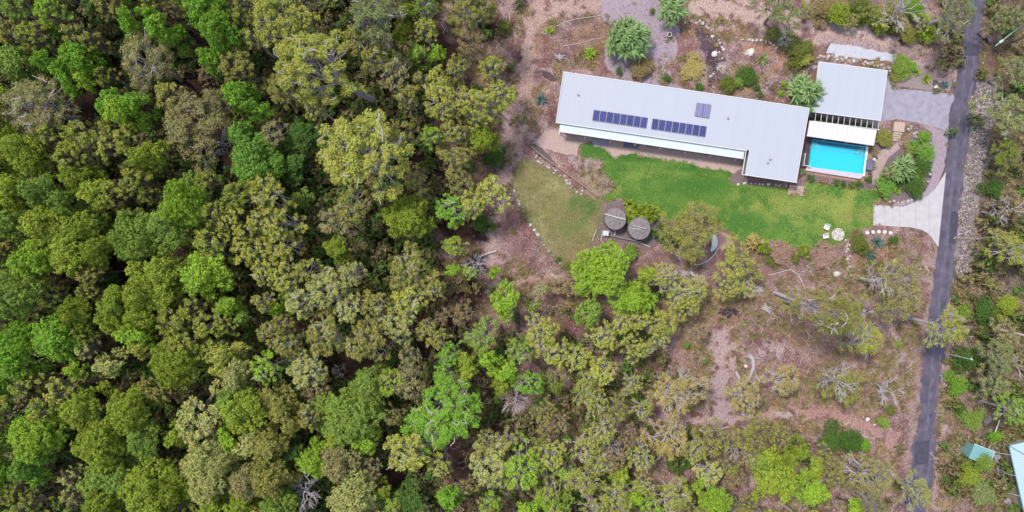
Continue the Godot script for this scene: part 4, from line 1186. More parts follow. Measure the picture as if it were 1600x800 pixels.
func make_tree(kind: String, R0: float, H0: float, sd: int, stout := 1.0) -> Dictionary:
	var r := RandomNumberGenerator.new()
	r.seed = sd
	var crown := MB.new(); var wood := MB.new()
	var n := 14; var cr := 0.4; var per_m2 := 40.0; var ll := 0.36; var lw := 0.2; var gap := 0.3; var squash := 0.8; var low := 0.5; var loose := 0.3; var edge := 0.72
	match kind:
		"dense": n = int(9 + R0 * 1.9); cr = 0.36; gap = 0.3; low = 0.45; edge = 0.74
		"open": n = int(20 + R0 * 8.5); cr = 0.135; per_m2 = 40.0; ll = 0.34; lw = 0.14; gap = 0.17; squash = 0.65; low = 0.55; loose = 0.65; edge = 0.88
		"wispy": n = int(18 + R0 * 8.0); cr = 0.17; per_m2 = 24.0; ll = 0.42; lw = 0.09; gap = 0.16; squash = 0.7; low = 0.5; loose = 0.9; edge = 0.86
		"shrub": n = int(6 + R0 * 4.0); cr = 0.42; per_m2 = 60.0; ll = 0.22; lw = 0.12; gap = 0.3; low = 0.15; edge = 0.66
	var pts := spread_points(r, n, gap)
	# no crown is a circle: its outline swells and narrows round the compass
	var ph := [r.randf() * TAU, r.randf() * TAU, r.randf() * TAU]
	for k in pts.size():
		var a: float = pts[k].angle()
		pts[k] = pts[k] * (0.96 + 0.2 * sin(2.0 * a + ph[0]) + 0.14 * sin(3.0 * a + ph[1]) + 0.08 * sin(5.0 * a + ph[2]))
	var top := H0 * (0.42 if kind == "dense" else 0.5 if kind != "shrub" else 0.1)
	var tk := (R0 * 0.045 + 0.06) * stout
	var tr := R0 * 0.03 + 0.05
	var lean := Vector3(r.randf_range(-0.5, 0.5), 0, r.randf_range(-0.5, 0.5)) * (1.0 if kind != "shrub" else 0.1)
	var fork := Vector3(0, top, 0) + lean
	limb(wood, r, Vector3(0, -0.05, 0), fork, tk * 1.15, tk * 0.75, 0.03, 3, 7)
	# main limbs towards groups of tufts
	var groups := {}
	var heads := []
	for p in pts:
		var d: float = p.length()
		d = minf(d, 1.0)
		var y: float = H0 * (low + (0.94 - low - cr * R0 / H0 * squash) * sqrt(maxf(0.0, 1.0 - d * d * 0.92))) + r.randf_range(-0.09, 0.05) * H0
		var c := Vector3(p.x * R0 * edge, y, p.y * R0 * edge) + lean * 0.6
		heads.append(c)
		var key := int((p.angle() + PI) / TAU * (5.0 if kind != "wispy" else 7.0)) if d > 0.25 else -1
		if not groups.has(key): groups[key] = []
		groups[key].append(c)
	for key in groups:
		var mean := Vector3.ZERO
		for c in groups[key]: mean += c
		mean /= groups[key].size()
		var knee := fork.lerp(mean, 0.62) - Vector3(0, 0.04 * H0, 0)
		limb(wood, r, fork, knee, maxf(tr * 0.8, tk * 0.5), tr * 0.55, 0.1, 3)
		for c in groups[key]:
			limb(wood, r, knee, c, tr * 0.5, tr * 0.22, 0.14, 3, 4)
			if kind == "wispy" or kind == "open":
				for j in 2:
					limb(wood, r, knee.lerp(c, 0.6), c + rnd_dir(r) * cr * R0 * 0.9, tr * 0.26, tr * 0.14, 0.15, 2, 3)
	if kind == "open" or kind == "wispy":   # bare twigs that stand clear of the leaves
		for j in int(heads.size() * 0.35):
			var c: Vector3 = heads[r.randi() % heads.size()]
			var q := rnd_dir(r)
			limb(wood, r, c - q * cr * R0 * 1.2, c + (q * Vector3(1, 0, 1) + Vector3(0, 0.7, 0)) * cr * R0 * r.randf_range(1.2, 2.0), tr * 0.34, tr * 0.2, 0.16, 3, 3)
	for c in heads:
		var rad := cr * R0 * r.randf_range(0.72, 1.25)
		var f := r.randf_range(0.8, 1.2)
		var tone := Color(f * r.randf_range(0.9, 1.12), f, f * r.randf_range(0.85, 1.15))
		var area := TAU * rad * rad
		if kind == "dense" or kind == "shrub":   # a lobe is a heap of small tufts with gaps between
			var tr2 := (0.4 if kind == "dense" else 0.22) * r.randf_range(0.9, 1.1)
			clump(crown, r, c, rad * 0.8, int(area * per_m2 * 0.25), ll, lw, squash, tone, 0.2)
			for j in int(area / (tr2 * tr2 * 2.6)):
				var q := rnd_dir(r)
				if q.y < -0.3: q.y = -q.y
				var f2 := r.randf_range(0.8, 1.22)
				clump(crown, r, c + q * Vector3(rad, rad * squash, rad) * r.randf_range(0.86, 1.08), tr2 * r.randf_range(0.75, 1.2), int(tr2 * tr2 * 150.0) if kind == "dense" else 12, ll * 0.76, lw * 0.74, 0.75, Color(tone.r * f2, tone.g * f2, tone.b * f2), 0.45)
		else:
			clump(crown, r, c, rad, maxi(8, int(area * per_m2)), ll, lw, squash, tone, loose)
		if kind == "open":   # smaller tufts break the outline
			for j in 2:
				var q := rnd_dir(r); q.y = absf(q.y) * 0.7
				var rr := rad * r.randf_range(0.3, 0.5)
				clump(crown, r, c + q * rad * 0.95, rr, maxi(6, int(TAU * rr * rr * per_m2)), ll, lw, squash, Color(tone.r * 1.03, tone.g * 1.03, tone.b), loose)
	return {"crown": crown.mesh(), "wood": wood.mesh(), "R": R0, "H": H0}

func make_bare(R0: float, H0: float, sd: int) -> Dictionary:
	# a dead tree: only forking limbs
	var r := RandomNumberGenerator.new()
	r.seed = sd
	var trunk := MB.new(); var wood := MB.new()
	var tip := Vector3(r.randf_range(-0.5, 0.5), H0 * 0.85, r.randf_range(-0.5, 0.5))
	limb(trunk, r, Vector3(0, -0.05, 0), tip, 0.14, 0.035, 0.05, 5, 7)
	for k in 11:
		var f := r.randf_range(0.38, 0.98)
		var from := Vector3(0, -0.05, 0).lerp(tip, f)
		var a := k * 2.4 + r.randf_range(-0.4, 0.4)
		var d := r.randf_range(0.35, 0.75) * R0
		var p := from + Vector3(cos(a) * d, H0 * r.randf_range(0.06, 0.2), sin(a) * d)
		limb(wood, r, from, p, 0.055, 0.032, 0.16, 4)
		for j in 3:
			var b := a + r.randf_range(-1.0, 1.0)
			var e := r.randf_range(0.2, 0.45) * R0
			var st := p.lerp(from, r.randf() * 0.5)
			var q := st + Vector3(cos(b) * e, H0 * r.randf_range(0.02, 0.12), sin(b) * e)
			limb(wood, r, st, q, 0.032, 0.018, 0.18, 3, 4)
			for i in 3:
				var c := b + r.randf_range(-1.2, 1.2)
				limb(wood, r, q.lerp(st, r.randf() * 0.6), q + Vector3(cos(c), r.randf_range(-0.1, 0.5), sin(c)) * R0 * r.randf_range(0.08, 0.22), 0.026, 0.014, 0.15, 2, 3)
	return {"crown": wood.mesh(), "wood": trunk.mesh(), "R": R0, "H": H0}

func rosette_mesh(sd: int, count: int, ll: float, lw: float, droop: float, up := 0.1) -> ArrayMesh:
	# a head of strap leaves round +y
	var r := RandomNumberGenerator.new()
	r.seed = sd
	var b := MB.new()
	for i in count:
		var a := r.randf() * TAU
		var el := r.randf_range(up, 1.35)
		var d := Vector3(cos(a) * cos(el), sin(el), sin(a) * cos(el))
		var s := d.cross(Vector3.UP).normalized() * lw * 0.5
		var l := ll * r.randf_range(0.75, 1.15)
		var p1 := d * l * 0.55
		var p2 := p1 + (d - Vector3(0, droop, 0)).normalized() * l * 0.45
		var f := r.randf_range(0.45, 1.6)
		var c := Color(f, f, f * r.randf_range(0.85, 1.1))
		b.quad(-s * 0.6, s * 0.6, p1 + s, p1 - s, c)
		b.tri(p1 - s, p1 + s, p2, c)
	return b.mesh()

var spec := {}       # tree prototypes by kind, several sizes of each
var leans := {Vector2(1300, 486): [1211, 457], Vector2(1486, 516): [1412, 495], Vector2(487, 98): [586, 158], Vector2(1494, 16): [1434, 43], Vector2(1368, 792): [1325, 766]}   # crown as seen: foot of the trunk as seen
var heads_small := []
var heads_long := []

func pick(kind: String, r: float, k: int) -> Dictionary:
	var best: Dictionary = {}
	var best_d := 1e9
	var list: Array = spec[kind]
	for i in list.size():
		var d: float = absf(log(list[i].R / r)) + 0.1 * ((i * 7 + k * 3) % 4)
		if d < best_d:
			best_d = d
			best = list[i]
	return best

func place_tree(kind: String, called: String, x: float, y: float, rpx: float, h: float, colour: String, bark: String, label: String, category: String, group: String, k: int, squeeze := 1.0) -> Node3D:
	var hc := h * (0.78 if kind != "shrub" else 0.6)
	var at := G(x, y, hc)
	var rad := rpx * MPP * (CAM_H - hc) / CAM_H
	var p := pick(kind, rad, k)
	var o := thing(called, label, category, Vector3(at.x, 0, at.z), 0.0, group)
	var s: float = rad / p.R
	var b := Basis(Vector3.UP, R.randf() * TAU) * Basis.from_scale(Vector3(s, h / p.H, s * squeeze)) * Basis(Vector3.UP, R.randf() * TAU)
	if leans.has(Vector2(x, y)):   # trunks that grow out of plumb
		var foot: Array = leans[Vector2(x, y)]
		var g := G(foot[0], foot[1])
		var away := Vector3(at.x - g.x, 0, at.z - g.z)
		o.position = g
		b = Basis(Vector3.RIGHT, Vector3.UP + away / hc, Vector3.BACK) * b
	if kind == "bare":
		part("trunk", p.wood, M[bark], o, Vector3.ZERO, b)
		part("branches", p.crown, M[bark], o, Vector3.ZERO, b)
	else:
		part("trunk" if kind != "shrub" else "stem", p.wood, M[bark], o, Vector3.ZERO, b)
		part("crown" if kind != "shrub" else "foliage", p.crown, M.leaf[colour], o, Vector3.ZERO, b)
	return o

func spiky(called: String, x: float, y: float, rpx: float, h: float, heads: int, colour: String, label: String, category: String, group := "") -> void:
	# strap-leaved plant; several heads on forked stems, or one rosette on the ground
	var at := G(x, y, h)
	var o := thing(called, label, category, Vector3(at.x, 0, at.z), 0.0, group)
	var rad := rpx * MPP * (CAM_H - h) / CAM_H
	if heads == 1:
		part("leaf_rosette", heads_long[int(x) % 3], M.leaf[colour], o, Vector3(0, 0.12, 0), Basis(Vector3.UP, x).scaled(Vector3(rad, rad * 0.8, rad)))
		var sb := MB.new(); sb.rod(Vector3(0, -0.02, 0), Vector3(0, 0.25, 0), 0.12, 0.09, 6)
		part("stem", sb.mesh(), M.bark_dark, o)
		return
	var wood := MB.new()
	wood.tube(Vector3(0, -0.05, 0), Vector3(0, h * 0.45, 0), 0.2, 0.15, 7)
	var pts := spread_points(R, heads, 1.3 / sqrt(heads))
	for p in pts:
		var d: float = p.length()
		var c := Vector3(p.x * rad * 0.68, h * (1.0 - 0.4 * d * d), p.y * rad * 0.68)
		limb(wood, R, Vector3(0, h * 0.42, 0), c, 0.1, 0.07, 0.08, 2, 5)
		var out := Vector3(p.x * 0.8, 1.0, p.y * 0.8).normalized()
		var ax := Vector3.UP.cross(out)
		var bs := Basis.IDENTITY if ax.length() < 0.01 else Basis(ax.normalized(), Vector3.UP.angle_to(out))
		var s := minf(1.7, rad * 0.66)
		part("leaf_rosette", heads_small[R.randi() % 4], M.leaf[colour], o, c, bs.rotated(Vector3.UP, 0.0).scaled(Vector3(s, s, s)))
	part("stem", wood.mesh(), M.bark_grey, o)

func build_plants() -> void:
	for k in 4: heads_small.append(rosette_mesh(900 + k, 32, 1.05, 0.16, 0.6, -0.1))
	for k in 3: heads_long.append(rosette_mesh(910 + k, 44, 1.05, 0.15, 0.35, 0.05))
	spec.dense = []; spec.open = []; spec.wispy = []; spec.shrub = []; spec.bare = []
	var sd := 100
	for r in [1.5, 2.2, 3.2, 4.4]:
		for v in 4:
			sd += 1
			spec.dense.append(make_tree("dense", r, r * 1.2 + 8.0, sd))
	for r in [1.6, 2.5, 3.6]:
		for v in 3:
			sd += 1
			spec.open.append(make_tree("open", r, r * 1.2 + 9.0, sd))
			spec.wispy.append(make_tree("wispy", r, r * 1.0 + 7.0, sd + 50))
	for v in 2:
		spec.open.append(make_tree("open", 5.2, 18.0, 400 + v))
		spec.wispy.append(make_tree("wispy", 5.0, 13.0, 420 + v))
	spec.giant = [make_tree("open", 5.4, 20.0, 431, 1.5), make_tree("open", 5.4, 20.0, 433, 1.5)]
	spec.giant_thin = [make_tree("wispy", 5.4, 18.0, 441, 1.25), make_tree("wispy", 4.0, 14.0, 442, 1.2)]
	for r in [0.6, 1.2, 2.0]:
		for v in 3:
			sd += 1
			spec.shrub.append(make_tree("shrub", r, r * 1.5, sd + 100))
	for v in 3:
		spec.bare.append(make_bare(2.6, 8.0, 600 + v))
	print("prototypes ", Time.get_ticks_msec())
	# strap-leaved plants round the house
	spiky("screw_pine", 985, 58, 38, 4.2, 20, "spike", "largest spiky screw pine, spreading wide above the house roof", "screw pine", "screw pines round the house")
	spiky("screw_pine", 1052, 12, 24, 3.6, 10, "spike", "dark spiky screw pine at the top of the gravel path", "screw pine", "screw pines round the house")
	spiky("screw_pine", 1262, 143, 30, 4.0, 12, "spike", "spiky screw pine overhanging the carport roof's left edge", "screw pine", "screw pines round the house")
	spiky("screw_pine", 1412, 262, 22, 2.4, 8, "spike", "pale green spiky plant in the planted island by the lane", "spiky plant", "spiky plants in the planted island")
	spiky("screw_pine", 1391, 268, 14, 2.0, 5, "sage", "smaller sage spiky plant left of the pale one in the island", "spiky plant", "spiky plants in the planted island")
	for q in [[858, 46, 9, "lime", "small lime spiky rosette near the upper track"], [923, 82, 13, "lime", "lime spiky rosette on brown grass above the house"], [845, 155, 12, "blue", "blue-green agave left of the house"], [1373, 379, 13, "blue", "upper of two blue agaves below the stepping stones"], [1360, 397, 13, "blue", "lower of two blue agaves below the stepping stones"], [1450, 122, 10, "limeolive", "spiky olive plant in the strip beside the upper driveway"], [1436, 112, 8, "limeolive", "small spiky olive tuft beside the parking pad's end"], [1478, 131, 9, "blue", "blue-green agave at the upper driveway's mouth"], [1192, 92, 13, "sage", "sage spiky rosette inside the curved garden path"], [1224, 54, 9, "silver", "upper silvery agave of a close trio north of the carport"], [1221, 64, 8, "silver", "lower left silvery agave of the trio north of the carport"], [1233, 65, 10, "silver", "lower right silvery agave of the trio north of the carport"], [1363, 411, 6, "green", "small green rosette below the blue agaves"], [1404, 297, 9, "lime", "small lime rosette at the planted island's lower edge"], [1345, 213, 6, "blue", "small blue rosette beside the pool shelter"]]:
		spiky("agave", q[0], q[1], q[2], 0.7, 1, q[3], q[4], "agave", "rosette plants")
	spiky("cycad", 990, 330, 20, 1.4, 7, "moss", "olive cycad clump hanging over the left water tank", "cycad", "cycads round the tanks")
	spiky("cycad", 1012, 335, 18, 1.4, 7, "moss", "olive cycad clump above the right water tank", "cycad", "cycads round the tanks")
	spiky("cycad", 1033, 362, 15, 1.6, 6, "dark", "dark green cycad right of the water tanks", "cycad", "cycads round the tanks")
	spiky("cycad", 1180, 378, 14, 1.2, 5, "dry", "straw-coloured cycad at the lawn's lower edge", "cycad", "cycads round the tanks")
	spiky("cycad", 1196, 388, 12, 1.2, 5, "moss", "olive cycad at the lawn's lower edge beside the brown dome shrub", "cycad", "cycads round the tanks")
	spiky("cycad", 1255, 394, 12, 1.0, 5, "moss", "green cycad between the two dome shrubs", "cycad", "cycads round the tanks")
	# shrubs: x, y, radius, height, colour, label
	for q in [
		[1001, 106, 20, 1.8, "drab", "dark brownish bush between the big screw pine and the roof"], [968, 111, 7, 0.8, "dark", "small dark ball bush left of the brownish bush"], [1043, 122, 7, 0.8, "dark", "small dark ball bush near the roof's top edge"], [1018, 19, 6, 0.5, "bracken", "little olive tuft left of the dark screw pine"],
		[1166, 117, 18, 1.2, "dark", "low smooth dark green bush north of the house"], [1154, 130, 11, 1.3, "green", "green bush touching the dark green bush from below"], [1137, 132, 15, 1.4, "bracken", "olive brown bush against the roof's top edge"], [1181, 136, 7, 0.6, "dark", "small dark ball right of the dark green bush"], [1187, 148, 6, 0.5, "dark", "lowest small dark ball near the roof's top edge"], [1224, 132, 6, 0.7, "lime", "upper lime ball bush by the roof's right end"], [1220, 147, 6, 0.7, "lime", "lower lime ball bush by the roof's right end"], [1092, 137, 9, 0.6, "dark", "flat dark bush at the roof edge below the pale tuft"], [1083, 106, 20, 0.9, "dry", "straw-coloured feathery bush beside the dark mulch patch"],
		[1248, 80, 22, 2.0, "bracken", "rounded mossy bush right of the silvery agaves"], [1210, 50, 14, 1.8, "bracken", "dark mossy bush left of the silvery agaves"], [1256, 92, 14, 1.6, "yolive", "yellow-olive bush below the mossy bush"],
		[1410, 106, 20, 1.3, "green", "broad green grassy bush right of the carport"], [1424, 104, 11, 1.1, "bright", "brighter green bush joined to the grassy bush"], [1402, 120, 10, 0.8, "olive", "low olive tuft below the grassy bush"],
		[1443, 238, 20, 2.2, "emerald", "bright green upright bush in the island's right side"], [1439, 258, 20, 1.9, "dark", "dark green bush under the bright upright bush"], [1443, 214, 13, 1.4, "bright", "narrow bright bush at the island's top"], [1385, 291, 18, 1.7, "emerald", "round emerald bush at the island's lower left"], [1428, 291, 19, 1.6, "dark", "dark green bush at the island's lower right"], [1434, 274, 14, 1.3, "green", "green bush between the two dark ones in the island"], [1420, 235, 13, 1.0, "drab", "brownish twiggy bush above the pale spiky plant"], [1382, 214, 16, 1.4, "olive", "round olive bush at the pool shelter's right end"],
		[1268, 278, 7, 0.7, "dark", "dark bush at the left end of the pool bed"], [1286, 282, 6, 0.6, "drab", "brown bush second along the pool bed"], [1298, 284, 6, 0.5, "rust", "rusty bush third along the pool bed"], [1307, 286, 6, 0.7, "dark", "dark bush in the middle of the pool bed"], [1317, 289, 6, 0.7, "dark", "dark bush just right of the pool bed's middle"], [1333, 288, 7, 0.7, "bracken", "mossy bush towards the pool bed's right end"], [1343, 287, 7, 0.8, "dark", "dark bush second from the pool bed's right end"], [1356, 281, 6, 0.8, "dark", "dark bush at the pool bed's right end"], [1255, 268, 6, 0.9, "sage", "sage bush between house corner and pool coping"],
		[1222, 394, 21, 1.6, "rust", "large brown dome shrub with green fringe below the lawn"], [1287, 402, 20, 1.3, "rust", "pinkish dome shrub left of the dry creek"], [1343, 381, 17, 1.7, "bracken", "dark olive bush right of the fire pit"], [1205, 408, 9, 0.9, "bracken", "olive tuft at the brown dome shrub's foot"], [1244, 405, 9, 0.9, "bracken", "olive tuft right of the brown dome shrub"], [1272, 412, 6, 0.6, "green", "small green tuft below the pinkish dome shrub"], [1398, 374, 9, 0.8, "dark", "dark tuft below the concrete driveway"], [1378, 413, 7, 0.5, "bracken", "small olive tuft near the white stone"], [1348, 436, 6, 0.4, "limeolive", "tiny lime tuft above the grey bare tree"],
		[1074, 539, 6, 1.0, "emerald", "upper small vivid green sapling in the clearing"], [1101, 564, 5, 0.9, "emerald", "lower small vivid green sapling in the clearing"],
		[1330, 690, 22, 2.6, "dark", "dark green thicket below the bare clearing"], [1352, 695, 12, 2.0, "bright", "green bush on the dark thicket's right side"], [1062, 716, 26, 1.8, "dark", "dark thicket in the shade below the dry yellow tree"], [1300, 684, 22, 1.6, "dark", "low dark thicket left of the dark green thicket"], [1380, 661, 12, 1.2, "green", "round green shrub near the lane's lower end"], [1392, 641, 9, 1.0, "bracken", "olive shrub above the round green shrub"], [1404, 538, 7, 0.6, "green", "small green shrub left of the leaning roadside tree"],
		[1310, 20, 22, 3.2, "limeolive", "vivid lime bush at the top edge behind the carport"], [1283, 15, 20, 2.6, "drab", "brown twiggy bush left of the vivid lime bush"], [1345, 14, 20, 2.4, "bracken", "mossy bush right of the vivid lime bush"], [1371, 34, 18, 2.0, "limeolive", "olive-lime bush along the upper track"], [1393, 40, 16, 1.8, "bracken", "mossy bush next along the upper track"], [1430, 16, 18, 2.6, "bright", "bright green bush behind the white bare limbs"], [1418, 52, 16, 1.6, "olive", "olive bush left of the leaning pale trunk"], [1452, 52, 18, 2.0, "limeolive", "lime-olive bush at the leaning pale trunk's foot"], [1465, 40, 16, 2.2, "bracken", "mossy bush right of the leaning pale trunk"],
		[1505, 486, 14, 2.2, "green", "green bush at the lane's right edge"], [1540, 488, 22, 2.6, "dark", "broad dark bush right of the green roadside bush"], [1495, 600, 18, 2.2, "bright", "bright bush below the slim steel pole"], [1515, 560, 22, 2.2, "dark", "dark bush around the slim steel pole"], [1552, 294, 18, 1.8, "dark", "dark round bush beyond the gravel verge"], [1553, 343, 8, 0.9, "emerald", "small vivid green bush beyond the gravel verge"], [1547, 374, 9, 1.0, "limeolive", "lime tuft above the level pale log"], [1544, 442, 9, 0.9, "lime", "lime bush below the round grey boulder"], [1572, 478, 20, 2.2, "limeolive", "lime-olive bush beyond the broad dark bush"], [1520, 655, 20, 2.4, "green", "green bush above the teal shed"], [1515, 740, 20, 2.4, "limeolive", "lime-olive bush below the teal shed"], [1556, 682, 12, 1.6, "bright", "bright bush between white pole and blue roof"], [1532, 722, 20, 3.0, "green", "leafy green bush overhanging the teal shed"], [1535, 770, 24, 2.4, "sage", "sage bush at the lower right beside the blue roof"], [1585, 797, 10, 1.2, "bright", "bright bush under the blue roof's lower corner"], [1500, 640, 12, 1.6, "dark", "dark bush left of the green bush above the shed"],
		[786, 42, 14, 2.2, "bracken", "mossy bush at the top of the vehicle track"], [768, 94, 8, 1.2, "green", "small green bush at the forest edge near the upper track"], [775, 246, 18, 2.4, "dark", "dark green bush at the forest edge beside the track"], [750, 346, 16, 2.2, "dark", "dark bush below the lime clumps at the track"], [870, 406, 6, 0.4, "dark", "dark tuft at the dry lawn's lowest rock"], [886, 416, 9, 0.5, "bracken", "mossy tuft at the dry lawn's bottom tip"], [803, 362, 4, 0.4, "bracken", "tiny tuft on the track left of the rock edging"],
		[1050, 372, 18, 2.0, "dark", "dark bush between water tanks and the feathery tree"], [985, 395, 14, 1.6, "green", "green bush below the pump box"]]:
		place_tree("shrub", "shrub", q[0], q[1], q[2], q[3], q[4], "bark_dark", q[5], "shrub", "garden and roadside shrubs", int(q[0]))
	# clipped row under the pergola
	for k in 9:
		var say: String = "dark tufted plant in the row under the pergola, number %s from the house" % ["one", "two", "three", "four", "five", "six", "seven", "eight", "nine"][k]
		place_tree("shrub", "pergola_plant", 1275 + k * 10.6, 187.5 + k * 1.55, 6, 0.8, "dark", "bark_dark", say, "plant", "row of tufted plants under the pergola", k)

